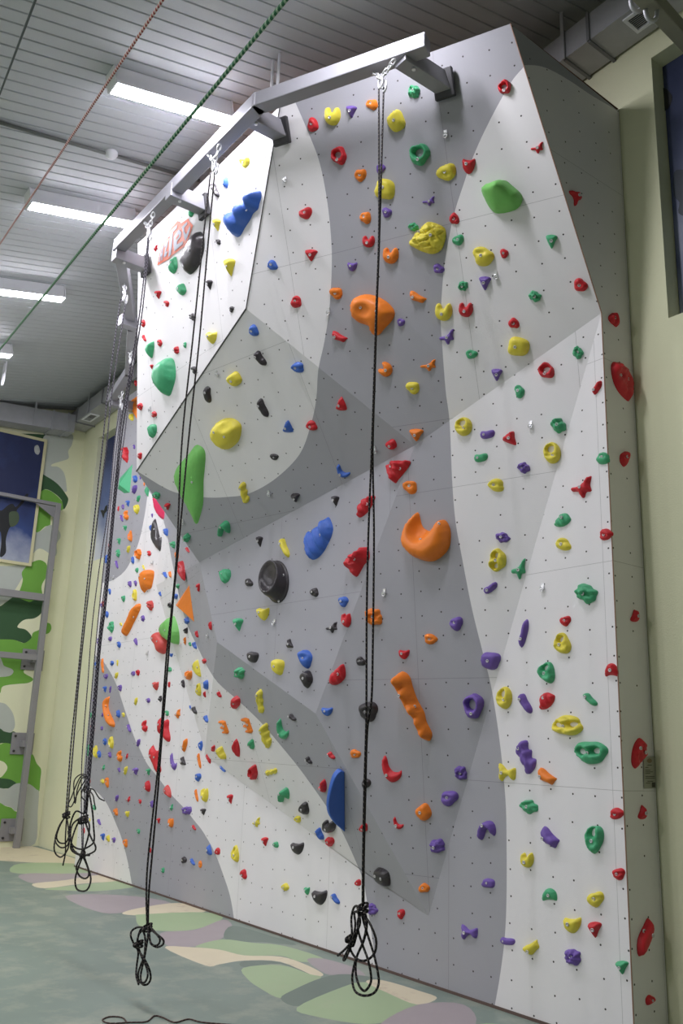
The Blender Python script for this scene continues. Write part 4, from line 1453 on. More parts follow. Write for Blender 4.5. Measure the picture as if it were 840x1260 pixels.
rope_set((183, 283), [(179, 274), (189, 262)], [[(182, 292), (176, 350), (171, 390), (163, 440), (150, 513), (145, 560), (137, 643), (129, 735), (121, 800), (114.5, 883), (108, 960), (104, 1000)],
                                                [(183.5, 292), (178.5, 350), (174, 390), (166, 440), (153, 513), (147, 560), (139, 643), (131, 735), (123, 800), (116.5, 883), (110, 960), (106, 1005)]],
         [(True, tD([(310, 450), (240, 500), (220, 580), (240, 690), (310, 735), (390, 710), (405, 670), (370, 600), (340, 520), (320, 460)])), (False, tD([(300, 450), (260, 530), (230, 620), (225, 690), (280, 730), (360, 735)])),
          (True, tD([(330, 420), (260, 410), (220, 500), (215, 580), (235, 660), (300, 690), (370, 660), (395, 620), (390, 520), (380, 400), (350, 260)])),
          (True, tD([(305, 455), (280, 470), (285, 500), (320, 495), (330, 465)])), (False, tD([(340, 460), (360, 520), (350, 600), (320, 700), (310, 740)])), (True, tD([(310, 720), (350, 830), (370, 910), (350, 980), (310, 1000), (265, 980), (255, 910), (280, 820), (310, 740)])), (True, tD([(310, 740), (345, 820), (355, 880), (330, 905), (290, 890), (265, 840), (270, 800), (300, 740)]))],
         y3, 'black rope beside the white upper panel edge, ending in a wide coil with lowest loops', M_FARROPE, 0.0066, 'silver Y-shaped chain on the beam beside the orange logo', [(103, 1008, 5, 8)])
y4 = 3.1
rope_set((153, 362), [(152.5, 343), (154, 352)], [[(151, 371), (147, 377), (133, 480), (125, 557), (110, 693), (99, 800), (93, 860), (87, 920), (81, 1000)], [(155, 371), (152, 390), (138, 480), (130, 557), (113, 693), (101, 800), (95, 860), (90, 920), (83, 1000)]],
         [(True, tC([(525, 930), (470, 1010), (440, 1110), (430, 1190), (450, 1240), (490, 1255), (540, 1190), (550, 1100), (540, 1000), (530, 940)])), (False, tC([(520, 930), (455, 1050), (440, 1130), (480, 1180), (530, 1170), (548, 1120), (540, 1050)])),
          (False, tC([(515, 940), (480, 1000), (450, 1090), (470, 1140), (520, 1145), (545, 1100)])), (False, tC([(530, 940), (520, 1100), (520, 1220), (500, 1325)]))],
         y4, 'black rope hanging clear in front of the cream room wall with looped coil', M_FARROPE, 0.0066, 'silver chain on the beam section bending back behind the white panel', [(81.5, 1003, 5, 7)])
y5 = 4.25
rope_set((148.5, 495), [(151, 482), (147, 487)], [[(147.5, 502), (141, 545), (134, 620), (122, 700), (113, 773), (108, 840), (103, 900), (100, 960), (101, 1050)], [(149.5, 502), (144, 545), (136, 620), (125, 720), (118, 790), (112, 860), (106, 940), (103, 1000), (102, 1050)]],
         [(True, tD([(312, 690), (330, 715), (318, 735), (300, 715)]))],
         y5, 'black rope of the far beam end, ending in a small knot inside the tangle', M_FARROPE, 0.0066, 'silver chain at the far end of the beam', [(101.5, 1052, 4, 6)])
y6 = 3.85
rope_set((160.5, 440), [(163, 428), (159, 432)], [[(160, 448), (152, 520), (142, 600), (131, 700), (122, 780), (115, 860), (109, 930), (106, 968)], [(161, 448), (155, 520), (144, 600), (134, 700), (125, 780), (117, 860), (111, 930), (107, 968)]],
         [(True, tD([(340, 140), (290, 140), (250, 180), (245, 250), (255, 350), (270, 250), (300, 170), (330, 160)])), (True, tD([(330, 170), (280, 260), (230, 370), (205, 360), (230, 300), (265, 210), (300, 150)])),
          (False, tD([(345, 240), (390, 250), (430, 310), (470, 332)])), (False, tD([(345, 240), (385, 290), (395, 340), (405, 390)])), (False, tD([(330, 200), (300, 290), (340, 330), (370, 250)]))],
         y6, 'black rope with the small uppermost coil of the tangle against the lower grey patch', M_FARROPE, 0.0066, 'silver chain hidden close beside the white panel edge', [(106.5, 971, 4, 8)])

# taut ropes crossing overhead, from beyond the frame to the far side
for (a, da, b, db, mt, rad, lab) in (((204, -6), 3.2, (-6, 309), 6.5, rope_mat('red_white_rope', (150, 62, 58), (214, 196, 190), 0.022, 0.5), 0.0048, 'thin red and white flecked rope stretched under the ceiling'),
                                     ((358, -8), 2.6, (-6, 437), 6.2, rope_mat('green_white_rope', (56, 108, 78), (160, 186, 160), 0.022, 0.42), 0.0058, 'green flecked rope stretched overhead under the ceiling lamps'),
                                     ((47, -9), 3.4, (-6, 131), 5.2, rope_mat('dark_green_rope', (40, 48, 46), (96, 108, 104), 0.02, 0.3), 0.0045, 'short dark rope crossing the frame corner under the ceiling')):
    P0, P1_ = CO + ray(a) / np.linalg.norm(ray(a)) * da, CO + ray(b) / np.linalg.norm(ray(b)) * db
    d = P1_ - P0
    b_ = MB(P0)
    b_.tube([P0 - d * 0.15 + d * t for t in np.linspace(0, 1.25, 30)], rad, 8)
    o = b_.build('taut_rope', mt, None, smooth=True, loc=True, uv=True)
    tag(o, lab, 'rope')

# thin cord on the floor
fl = [(300, 1262), (250, 1258), (232, 1254), (215, 1258), (200, 1252), (190, 1250), (180, 1257), (160, 1258), (135, 1259), (126, 1255), (135, 1251), (150, 1252), (156, 1258)]
pts = [on_z((500, 1290), 0.0042), on_z((400, 1270), 0.0042)] + [on_z(p, 0.0042) for p in fl]
b_ = MB(pts[3])
b_.tube(smooth_curve(pts, 8), 0.0042, 7)
tag(b_.build('floor_cord', rope_mat('brown_cord', (74, 58, 56), (110, 92, 86)), None, True, True, True), 'thin brown cord lying looped on the grey green floor', 'cord')

# ------------------------------------------------------------------ the room
XB, XF, YL = -14.0, 9.0, -8.0
SLOPE = 0.218
SX = 0.03                                                     # the sheet also falls a little towards the far end
zc = lambda y, x=-5.0: 7.28 + SLOPE * (y - 4.72) + SX * (x + 3)
zd = lambda y, x=-5.0: 7.13 + SLOPE * (y - 4.72) + SX * (x + 3)     # underside of the lamps
CN = np.array([-SX, -SLOPE, 1.0])
CD = CN @ np.array([-3, 4.72, 7.28])

fc = lambda L: [(x / 2, 980 + y / 2) for x, y in L]
gc = lambda L: [(420 + x / 2, 980 + y / 2) for x, y in L]
FL = [  # painted patches, colour index
    (2, fc([(-60, 120), (30, 113), (100, 128), (185, 153), (190, 166), (50, 161), (-60, 150)])), (1, fc([(25, 185), (50, 165), (180, 165), (235, 180), (250, 195), (150, 191), (75, 191)])),
    (3, fc([(45, 197), (75, 189), (150, 190), (235, 188), (245, 196), (150, 211), (80, 213)])), (2, fc([(80, 215), (160, 206), (250, 193), (305, 206), (200, 215), (110, 226)])),
    (1, fc([(110, 228), (200, 217), (305, 208), (345, 220), (240, 233), (160, 231)])), (3, fc([(160, 245), (300, 243), (420, 262), (330, 281), (250, 286)])),
    (2, fc([(300, 288), (340, 275), (440, 262), (510, 281), (430, 291), (345, 293)])), (1, fc([(335, 296), (350, 290), (500, 285), (548, 300), (480, 327), (400, 331), (345, 320)])),
    (3, fc([(395, 336), (480, 328), (550, 303), (572, 325), (540, 352), (490, 367), (420, 371)])), (4, fc([(550, 345), (572, 318), (650, 338), (730, 365), (640, 358), (580, 358)])),
    (1, fc([(480, 370), (545, 352), (620, 360), (700, 368), (800, 401), (740, 407), (690, 392), (600, 392), (540, 377)])),
    (2, fc([(405, 372), (470, 371), (540, 377), (600, 391), (690, 394), (750, 413), (795, 437), (770, 441), (690, 407), (600, 404), (540, 413), (505, 416)])),
    (4, fc([(600, 405), (690, 408), (770, 442), (690, 412), (600, 420)])), (1, fc([(598, 422), (690, 415), (760, 437), (790, 446), (730, 472), (690, 496), (640, 472), (610, 450)])),
    (3, fc([(755, 402), (800, 400), (880, 425), (900, 450), (840, 440), (800, 436)])), (4, fc([(730, 472), (790, 447), (850, 437), (930, 450), (840, 470), (740, 516), (690, 497)])),
    (1, fc([(730, 520), (840, 470), (900, 457), (960, 480), (1030, 512), (985, 545), (900, 560), (780, 542)])), (2, gc([(60, 456), (100, 452), (190, 478), (235, 496), (185, 512), (110, 482)])),
    (3, gc([(100, 556), (190, 512), (300, 512), (330, 560), (250, 600), (120, 580)])), (1, gc([(300, 600), (340, 560), (420, 570), (470, 620), (380, 650)])),
]
FLM = [base_mat('grey_green_floor_paint', (126, 140, 131), rough=0.42, var=0.16, vscale=1.5, stains=((158, 163, 148), 3.2, 0.48, 0.72)),
       base_mat('sage_green_floor_paint', (164, 184, 144), rough=0.45, var=0.06, vscale=2, stains=((172, 182, 150), 3, 0.55, 0.8)), base_mat('beige_floor_paint', (220, 208, 180), rough=0.45, var=0.05, stains=((180, 160, 140), 4, 0.58, 0.75)),
       base_mat('mauve_floor_paint', (168, 157, 160), rough=0.45, var=0.06), base_mat('dark_green_floor_paint', (112, 126, 116), rough=0.45, var=0.06)]
outl = [(XB, YL), (XF, YL), (XF, YW), (XB, YW)]
polys = [(ci, [on_z(p, 0)[:2] for p in smooth_curve(L, 4, True)]) for ci, L in FL]


def cls(cs):
    r = np.zeros(len(cs), int)
    for ci, L in polys:
        r[inside(cs, L)] = ci
    return r


fo_, _, _ = painted_plane(outl, [(L, True) for _, L in polys], lambda q: (q[0], q[1], 0), 'floor', FLM, cls)
tag(fo_, 'grey green painted floor with camouflage patches along the wall', kind='structure')

# back wall with its camouflage painting
t1 = lambda L: [(x / 5.6, 480 + y / 5.6) for x, y in L]
t2 = lambda L: [(x / 7.636, 700 + y / 7.636) for x, y in L]
BW = [(3, t1([(-120, 270), (60, 295), (325, 310), (330, 365), (300, 392), (100, 380), (-100, 340)])), (2, t1([(325, 300), (490, 300), (497, 370), (470, 420), (472, 470), (420, 490), (360, 510), (355, 525), (400, 530), (440, 570), (458, 660), (440, 700), (260, 600), (280, 400)])),
      (1, t1([(240, 710), (310, 685), (370, 710), (430, 770), (437, 820), (380, 840), (350, 870), (345, 930), (310, 940), (265, 978), (230, 965), (200, 870)])),
      (3, t1([(265, 580), (330, 600), (400, 650), (455, 720), (470, 760), (440, 822), (425, 760), (370, 708), (310, 683), (255, 712)])),
      (2, t1([(200, 975), (265, 980), (340, 930), (400, 960), (417, 1010), (390, 1060), (392, 1120), (370, 1145), (300, 1100), (260, 1095), (205, 1135)])),
      (2, t1([(-60, 1230), (80, 1212), (200, 1200), (150, 1300), (60, 1420), (-60, 1400)])),
      (1, [(27, 704), (36, 694), (48, 689), (56, 692.5), (59, 698), (66, 700), (66, 702.6), (62, 706.5), (55, 713), (51, 722), (52, 733), (46, 740), (40, 742), (18, 735), (24, 727), (28, 714)]),
      (2, t2([(-40, 240), (140, 262), (60, 312), (-40, 352)])),
      (3, t2([(-60, 350), (0, 350), (60, 310), (140, 265), (270, 310), (320, 295), (400, 290), (445, 270), (454, 310), (430, 345), (380, 425), (320, 465), (240, 475), (190, 505), (165, 550), (240, 570), (295, 630), (280, 670), (230, 697), (180, 682), (120, 667), (-60, 665)])),
      (1, t2([(-60, 662), (0, 662), (120, 665), (180, 682), (230, 697), (290, 655), (310, 600), (370, 570), (420, 510), (470, 515), (482, 560), (460, 602), (420, 617), (400, 640), (400, 760), (385, 860), (220, 960), (310, 1030), (270, 1070), (180, 1080), (80, 1090), (20, 1110), (0, 1170), (-60, 1170)])),
      (2, t2([(-60, 830), (0, 832), (20, 870), (40, 912), (110, 940), (126, 970), (90, 1005), (0, 1016), (-60, 1010)])),
      (2, tC([(-60, 20), (0, 28), (50, 45), (100, 110), (119, 190), (110, 240), (80, 268), (30, 256), (-60, 235)])), (3, tC([(-60, 232), (0, 235), (30, 256), (80, 268), (110, 258), (150, 300), (140, 400), (40, 350), (-60, 360)])),
      (1, tC([(-60, 360), (0, 360), (40, 350), (100, 365), (150, 420), (250, 430), (290, 510), (326, 560), (320, 640), (306, 742), (240, 680), (130, 672), (-60, 690)])), (0, tC([(-60, 485), (0, 490), (40, 510), (59, 550), (30, 600), (0, 625), (-60, 625)])),
      (3, tC([(-60, 628), (0, 630), (80, 640), (130, 672), (105, 700), (60, 712), (-60, 705)])), (2, tC([(-60, 705), (0, 708), (60, 714), (130, 672), (230, 676), (290, 720), (309, 742), (300, 900), (278, 1150), (120, 1150), (155, 910), (110, 890), (90, 862), (-60, 810)])),
      (1, tC([(-60, 820), (0, 826), (40, 850), (90, 865), (115, 890), (155, 912), (170, 1000), (120, 1080), (40, 1075), (-60, 1060)])), (3, tC([(-60, 1060), (0, 1060), (25, 1070), (20, 1112), (-60, 1130)]))]
BWM = [M_WALL, base_mat('leaf_green_wall_paint', (112, 166, 66), rough=0.75, var=0.04), base_mat('grey_wall_paint', (182, 187, 180), rough=0.75, var=0.04), base_mat('dark_green_wall_paint', (50, 84, 52), rough=0.75, var=0.05)]
bpolys = [(ci, [on_x(p, XB)[1:] for p in smooth_curve(L, 4, True)]) for ci, L in BW]


def bcls(cs):
    r = np.zeros(len(cs), int)
    for ci, L in bpolys:
        r[inside(cs, L)] = ci
    return r


bo_, _, _ = painted_plane([(YL, 0), (YW, 0), (YW, zc(YW, XB)), (YL, zc(YL, XB))], [(L, True) for _, L in bpolys], lambda q: (XB, q[0], q[1]), 'wall_back', BWM, bcls)
tag(bo_, 'cream end wall painted with green and grey camouflage', kind='structure')

# side wall behind the climbing wall, with two recesses that hold posters
NL = (-13.37, -11.75, 4.25, 6.36)
NR = (-3.05, -1.35, 4.51, 6.645)
REC = 0.16


def wall_with_niches(y, x0, x1, zt, niches):
    b = MB()
    xs = sorted({x0, x1, *[q for n in niches for q in n[:2]]})
    zs = sorted({0.0, zt, *[q for n in niches for q in n[2:]]})
    for i in range(len(xs) - 1):
        for k in range(len(zs) - 1):
            cx, cz = (xs[i] + xs[i + 1]) / 2, (zs[k] + zs[k + 1]) / 2
            if any(n[0] < cx < n[1] and n[2] < cz < n[3] for n in niches):
                continue
            b.add([(xs[i], y, zs[k]), (xs[i + 1], y, zs[k]), (xs[i + 1], y, zs[k + 1]), (xs[i], y, zs[k + 1])], [(0, 1, 2, 3)])
    for n in niches:
        a, c, lo, hi = n
        q = y + REC
        b.add([(a, y, lo), (a, q, lo), (a, q, hi), (a, y, hi)], [(0, 1, 2, 3)])
        b.add([(c, y, lo), (c, q, lo), (c, q, hi), (c, y, hi)], [(0, 3, 2, 1)])
        b.add([(a, y, lo), (c, y, lo), (c, q, lo), (a, q, lo)], [(0, 1, 2, 3)])
        b.add([(a, y, hi), (c, y, hi), (c, q, hi), (a, q, hi)], [(0, 3, 2, 1)])
        b.add([(a, q, lo), (c, q, lo), (c, q, hi), (a, q, hi)], [(0, 1, 2, 3)])
    return b


tag(wall_with_niches(YW, XB, XF, zc(YW, XF) + .05, [NL, NR]).build('wall_right', M_WALL), 'cream green plaster wall with recesses', kind='structure')
tag(MB().add([(XB, YL, 0), (XF, YL, 0), (XF, YL, zc(YL, XF)), (XB, YL, zc(YL, XB))], [(3, 2, 1, 0)]).build('wall_left', M_WALL), kind='structure')
tag(MB().add([(XF, YL, 0), (XF, YW, 0), (XF, YW, zc(YW, XF)), (XF, YL, zc(YL, XF))], [(3, 2, 1, 0)]).build('wall_front', M_WALL), kind='structure')

# sloping sheet-metal ceiling with narrow grooves up the slope
b_ = MB()
x = XB
prof = []
while x < XF:
    prof += [(x, 0), (x + 0.104, 0), (x + 0.108, 0.011), (x + 0.117, 0.011), (x + 0.121, 0)]
    x += 0.121
vs, fs = [], []
for (xx, dz) in prof:
    vs += [(xx, YL, zc(YL, xx) + dz), (xx, YW + 0.05, zc(YW + 0.05, xx) + dz)]
for i in range(len(prof) - 1):
    fs.append((2 * i, 2 * i + 1, 2 * i + 3, 2 * i + 2))
b_.add(vs, fs)
tag(b_.build('ceiling', M_CEIL), 'sloping grooved grey sheet ceiling', kind='structure')

# ceiling lamps
M_DIFF = emit_mat('lamp_diffuser', (248, 247, 255), 85.0)
SD = _unit((0, 1, SLOPE))
SN = _unit((0, -SLOPE, 1))


def lamp(x, y0, y1, label):
    c = np.array([x, (y0 + y1) / 2, zd((y0 + y1) / 2, x)])
    L = (y1 - y0) / 2 / SD[1]
    o = empty('ceiling_lamp', tuple(c))
    h = MB(c)
    h.box(c + SN * 0.075, EX * 0.075, SD * L, SN * 0.072)
    bevel(h.build('housing', M_WHITEPLASTIC, o), 0.006)
    d = MB(c)
    d.add([c + EX * sx * 0.068 + SD * sy * (L - 0.01) - SN * 0.002 for sx, sy in ((-1, -1), (1, -1), (1, 1), (-1, 1))], [(0, 3, 2, 1)])
    d.build('diffuser', M_DIFF, o)
    for s in (-1, 1):
        e = MB(c)
        e.box(c + SD * s * (L + 0.006) + SN * 0.07, EX * 0.08, SD * 0.006, SN * 0.078)
        e.build('end_plate', M_WHITEPLASTIC, o)
    k = MB(c)
    q = c + SD * (-L * 0.55) + SN * 0.14
    k.tube([q, q + SN * 0.012], 0.012, 8)
    k.lathe([(0.03, 0), (0.035, 0.015), (0.02, 0.03)], q - SN * 0.015, SN, 12)
    k.build('hook', M_FOOT, o)
    tag(o, label, 'ceiling lamp', 'long ceiling lamps')
    return o


for i, (x_, lab) in enumerate(((-3.75, 'long bright ceiling lamp above the wall top, beyond the beam end'), (-5.72, 'largest bright ceiling lamp, crossed by the green rope beside the beam'), (-7.62, 'second bright ceiling lamp, crossed by both red and green ropes'),
                               (-9.52, 'third bright ceiling lamp, partly cut by the frame edge'), (-11.42, 'small farthest bright ceiling lamp at the frame edge'))):
    lamp(x_, 1.96, 2.97, lab)
for x_, y_ in ((-11.5, -2.2), (-9.5, -2.2), (-7.5, -2.2), (-5.5, -2.2), (-3.5, -2.2), (-10.5, -5.6), (-8.0, -5.6), (-5.5, -5.6), (-3.4, -5.6)):  # unseen rows, added as frontal fill light for the wall
    lamp(x_, y_ - 0.5, y_ + 0.5, 'added unseen fill lamp of the row over the open hall floor')

# smoke detector on its conduit, and the pipe hooks under the ceiling
P = on((137, 187), CN, CD)
d_ = MB(P)
d_.lathe([(0.055, 0.0), (0.06, -0.02), (0.045, -0.05), (0.02, -0.065), (0.0, -0.066)], P, (0, 0, 1), 18)
so = d_.build('smoke_detector', M_WHITEPLASTIC, None, True, True)
tag(so, 'small white smoke detector on the ceiling between two lamps', 'smoke detector')
cP = MB(P)
a_, b2 = on((-10, 148), CN, CD - 0.02), on((245, 222), CN, CD - 0.02)
cP.tube([a_, b2], 0.016, 8)
tag(cP.build('conduit', base_mat('grey_conduit', (120, 121, 120), rough=0.6), None, True, True), 'thin grey conduit running up the ceiling past the smoke detector', 'conduit')
for (px, L, lab) in (((340, 70), 0.33, 'white pipe hook hanging from the ceiling above the beam'), ((7, 446), 0.3, 'pale pipe hook hanging from the ceiling at the far lamps')):
    P = on(px, CN, CD)
    d_ = MB(P)
    for_ = [P + np.array([-.045, 0, 0.0]), P + np.array([-.045, 0, -L]), P + np.array([-.02, 0, -L - .04]), P + np.array([.02, 0, -L - .04]), P + np.array([.045, 0, -L]), P + np.array([.045, 0, 0.0])]
    d_.tube(for_, 0.012, 8)
    tag(d_.build('pipe_hook', M_WHITEPLASTIC, None, True, True), lab, 'pipe hook')

# ------------------------------------------------------------------ air ducts
ZD0, ZD1, YD = 6.80, 7.04, 4.72
duct = empty('air_duct', (XB + 2, (YD + YW) / 2, ZD0))
DO = np.array(duct.location)
xa, xb = XB + 0.02, 1.5
da, db = 6.62, 6.87            # the duct falls slightly towards the far end


def dz(x):
    return da + (db - da) * (x - xa) / (-2.0 - xa)


d1 = MB(DO)
hh = 0.24
d1.add([(x, y, dz(x) + z) for x in (xa, xb) for y, z in ((YD, 0), (YW - .02, 0), (YW - .02, hh), (YD, hh))], [(0, 1, 2, 3), (7, 6, 5, 4), (0, 4, 5, 1), (1, 5, 6, 2), (2, 6, 7, 3), (3, 7, 4, 0)])
d1.build('duct_run', M_STEEL, duct)
for xx in list(np.arange(-13.6, -4.2, 1.05)) + [-3.59, -3.36, -2.5, -1.4]:
    f = MB(DO)
    z0 = dz(xx)
    f.box((xx, YD - 0.006, z0 + hh / 2), (0.012, 0, 0), (0, 0.012, 0), (0, 0, hh / 2 + 0.01))
    f.box((xx, (YD + YW) / 2, z0 - 0.006), (0.012, 0, 0), (0, (YW - YD) / 2, 0), (0, 0, 0.012))
    f.build('flange', base_mat('dull_flange_steel', (128, 128, 132), rough=0.6, metal=0.3), duct)
for xx in (-3.59, -13.1):
    f = MB(DO)
    z0 = dz(xx)
    f.box((xx, YD - 0.02, (z0 - 0.02 + zc(YD, xx)) / 2), (0.014, 0, 0), (0, 0.006, 0), (0, 0, (zc(YD, xx) - z0) / 2 + 0.01))
    f.build('hanger_strap', M_STEEL, duct)


def vent(mb_parent, x0, x1, y0, y1, z):
    f = MB(DO)
    w = 0.025
    for bx in (((x0 + x1) / 2, y0 + w / 2, (x1 - x0) / 2, w / 2), ((x0 + x1) / 2, y1 - w / 2, (x1 - x0) / 2, w / 2), (x0 + w / 2, (y0 + y1) / 2, w / 2, (y1 - y0) / 2 - w), (x1 - w / 2, (y0 + y1) / 2, w / 2, (y1 - y0) / 2 - w)):
        f.box((bx[0], bx[1], z - 0.006), (bx[2], 0, 0), (0, bx[3], 0), (0, 0, 0.008))
    fr = f.build('vent_grille', M_WHITEPLASTIC, mb_parent)
    g = MB(DO)
    g.add([(x0 + w, y0 + w, z - 0.002), (x1 - w, y0 + w, z - 0.002), (x1 - w, y1 - w, z - 0.002), (x0 + w, y1 - w, z - 0.002)], [(0, 3, 2, 1)])
    g.build('vent_opening', base_mat('dark_vent', (22, 22, 22), rough=0.9), fr)
    s = MB(DO)
    for yy in np.linspace(y0 + w + .008, y1 - w - .008, 8):
        s.box((((x0 + x1) / 2), yy, z - 0.006), ((x1 - x0) / 2 - w, 0, 0), (0, 0.0025, 0), (0, 0, 0.002))
    s.build('louvres', M_STEEL, fr)


vent(duct, -3.09, -2.87, 4.755, 4.94, dz(-3))
vent(duct, -13.45, -13.08, 4.74, 4.90, dz(-13.2))
tag(duct, 'rectangular galvanised air duct along the plaster wall under the ceiling', 'air duct')

duct2 = empty('air_duct', (XB + 0.3, 0, 6.3))
D2 = np.array(duct2.location)
d1 = MB(D2)
zz = lambda y: 6.44 + 0.08 * (y - 4.46)
d1.add([(x, y, zz(y) + z) for y in (YL + 3, YD) for x, z in ((XB + .02, 0), (XB + .34, 0), (XB + .34, 0.3), (XB + .02, 0.3))], [(0, 1, 2, 3), (7, 6, 5, 4), (0, 4, 5, 1), (1, 5, 6, 2), (2, 6, 7, 3), (3, 7, 4, 0)])
d1.build('duct_run', M_STEEL, duct2)
for yy in (4.35, 4.6, 3.2, 2.0):
    f = MB(D2)
    f.box((XB + .346, yy, zz(yy) + .15), (0.012, 0, 0), (0, 0.014, 0), (0, 0, 0.165))
    f.box((XB + .18, yy, zz(yy) - .006), (0.17, 0, 0), (0, 0.014, 0), (0, 0, 0.012))
    f.build('flange', M_STEEL, duct2)
f = MB(D2)
f.box((XB + .36, 4.05, 6.6), (0.006, 0, 0), (0, 0.014, 0), (0, 0, 0.2))
f.build('hanger_strap', M_STEEL, duct2)
tag(duct2, 'galvanised air duct across the camouflage end wall', 'air duct')

# ------------------------------------------------------------------ posters
def poster_mat(name, top, mid, low, zlo, zhi, sc=3.0, axis=2):
    m = bpy.data.materials.new(name)
    m.use_nodes = True
    t = m.node_tree
    p = t.nodes['Principled BSDF']
    p.inputs['Roughness'].default_value = 0.4
    tc = nd(t, 'ShaderNodeTexCoord')
    nz = nd(t, 'ShaderNodeTexNoise')
    nz.inputs['Scale'].default_value = sc
    nz.inputs['Detail'].default_value = 8
    t.links.new(tc.outputs['Object'], nz.inputs['Vector'])
    sx = nd(t, 'ShaderNodeSeparateXYZ')
    t.links.new(tc.outputs['Object'], sx.inputs[0])
    mr = nd(t, 'ShaderNodeMapRange')
    mr.inputs[1].default_value = zlo
    mr.inputs[2].default_value = zhi
    t.links.new(sx.outputs[axis], mr.inputs[0])
    ad = nd(t, 'ShaderNodeMath', operation='MULTIPLY_ADD')
    ad.inputs[1].default_value = 0.9
    ad.inputs[2].default_value = -0.45
    t.links.new(nz.outputs['Fac'], ad.inputs[0])
    s2 = nd(t, 'ShaderNodeMath', operation='ADD')
    t.links.new(ad.outputs[0], s2.inputs[0])
    t.links.new(mr.outputs[0], s2.inputs[1])
    cr = nd(t, 'ShaderNodeValToRGB')
    cr.color_ramp.elements[0].color = lin(low)
    cr.color_ramp.elements[1].color = lin(top)
    e = cr.color_ramp.elements.new(0.5)
    e.color = lin(mid)
    t.links.new(s2.outputs[0], cr.inputs[0])
    t.links.new(cr.outputs[0], p.inputs['Base Color'])
    return m


M_INK = base_mat('dark_print_ink', (26, 28, 30), rough=0.5, var=0.2)
M_INKG = base_mat('green_print_ink', (70, 84, 60), rough=0.5, var=0.2)
# framed climber poster on the end wall
pf = empty('framed_poster', (XB + 0.03, 3.3, 5.2))
PO = np.array(pf.location)
y0p, y1p, z0p, z1p = 3.25, 4.37, 4.22, 6.30
XP = XB + 0.05
b_ = MB(PO)
b_.box((XB + 0.025, (y0p + y1p) / 2, (z0p + z1p) / 2), (0.02, 0, 0), (0, (y1p - y0p) / 2, 0), (0, 0, (z1p - z0p) / 2))
b_.build('print', poster_mat('mountain_photo_print', (36, 44, 82), (52, 72, 126), (196, 200, 210), -1.25, 0.2, 2.0), pf)
f = MB(PO)
for cy, cz_, hy, hz in ((y1p, (z0p + z1p) / 2, 0.022, (z1p - z0p) / 2 + 0.022), (y0p, (z0p + z1p) / 2, 0.022, (z1p - z0p) / 2 + 0.022)):
    f.box((XB + 0.03, cy, cz_), (0.03, 0, 0), (0, hy, 0), (0, 0, hz))
for cz_ in (z0p, z1p):
    f.box((XB + 0.03, (y0p + y1p) / 2, cz_), (0.03, 0, 0), (0, (y1p - y0p) / 2 - 0.022, 0), (0, 0, 0.022))
f.build('frame', base_mat('pale_wood_frame', (206, 200, 160), rough=0.6), pf)


def figure(parts, x, parent, mat, name, org):
    b = MB(org)
    for L in parts:
        pts = [on_x(p, x) for p in smooth_curve(L, 4, True)]
        b.add(pts, [tuple(range(len(pts)))])
    return b.build(name, mat, parent)


figure([t1([(-20, 820), (10, 830), (60, 790), (90, 785), (110, 805), (150, 760), (180, 715), (195, 725), (150, 790), (115, 830), (130, 880), (110, 930), (70, 945), (50, 990), (40, 1040), (40, 1120), (0, 1150), (8, 1060), (5, 980), (-20, 960)])], XB + 0.047, pf, M_INK, 'climber_print', PO)
figure([t1([(70, 840), (120, 840), (132, 890), (110, 930), (72, 940), (62, 880)])], XB + 0.049, pf, M_INKG, 'rucksack_print', PO)
figure([t1([(238, 390), (262, 380), (275, 420), (262, 445), (240, 430)])], XB + 0.047, pf, base_mat('pale_print_ink', (170, 172, 168), rough=0.5, var=0.4, vscale=25), 'branch_print', PO)
tag(pf, 'framed blue mountain poster with a climber silhouette on the camouflage wall', 'poster', kind='thing')

for nm, N, mat, lab, fig in (
        ('wall_poster', NL, poster_mat('sky_photo_print', (38, 50, 100), (92, 110, 158), (205, 208, 220), -0.9, 0.75, 1.6), 'blue sky poster with a small dark climber in the far recess', 'l'),
        ('wall_poster', NR, poster_mat('night_photo_print', (44, 52, 84), (70, 80, 112), (150, 156, 172), -1.3, 0.9, 2.2), 'dark blue poster in the recess beyond the wall end', 'r')):
    c = np.array([(N[0] + N[1]) / 2, YW + REC - 0.012, (N[2] + N[3]) / 2])
    b_ = MB(c)
    b_.box(c, ((N[1] - N[0]) / 2 - 0.004, 0, 0), (0, 0.008, 0), (0, 0, (N[3] - N[2]) / 2 - 0.004))
    po = b_.build(nm, mat, None, False, True)
    tag(po, lab, 'poster', kind='thing')
    yy = YW + REC - 0.024
    b2_ = MB(c)
    if fig == 'l':
        for L in (t1([(725, 800), (740, 790), (738, 830), (720, 850), (712, 885), (700, 850), (690, 830), (705, 825), (715, 830)]),):
            pts = [on_y(p, yy) for p in L]
            b2_.add(pts, [tuple(range(len(pts)))])
    else:
        r_ = lambda L: [(760 + x / 4.5, 120 + y / 4.5) for x, y in L]
        b3_ = MB(c)
        for bb, L in ((b2_, [(814, 109), (820, 110), (826, 117), (826, 124), (822, 133), (815, 136), (812, 120)]), (b3_, r_([(310, 415), (360, 400), (400, 420), (400, 640), (335, 640), (340, 580), (310, 540)]))):
            pts = [on_y(p, yy) for p in smooth_curve(L, 3, True)]
            bb.add(pts, [tuple(range(len(pts)))])
        b3_.build('rock_print', base_mat('teal_print_ink', (34, 46, 60), rough=0.5, var=0.35, vscale=14), po)
    ch = b2_.build('figure_print', M_INK, po)

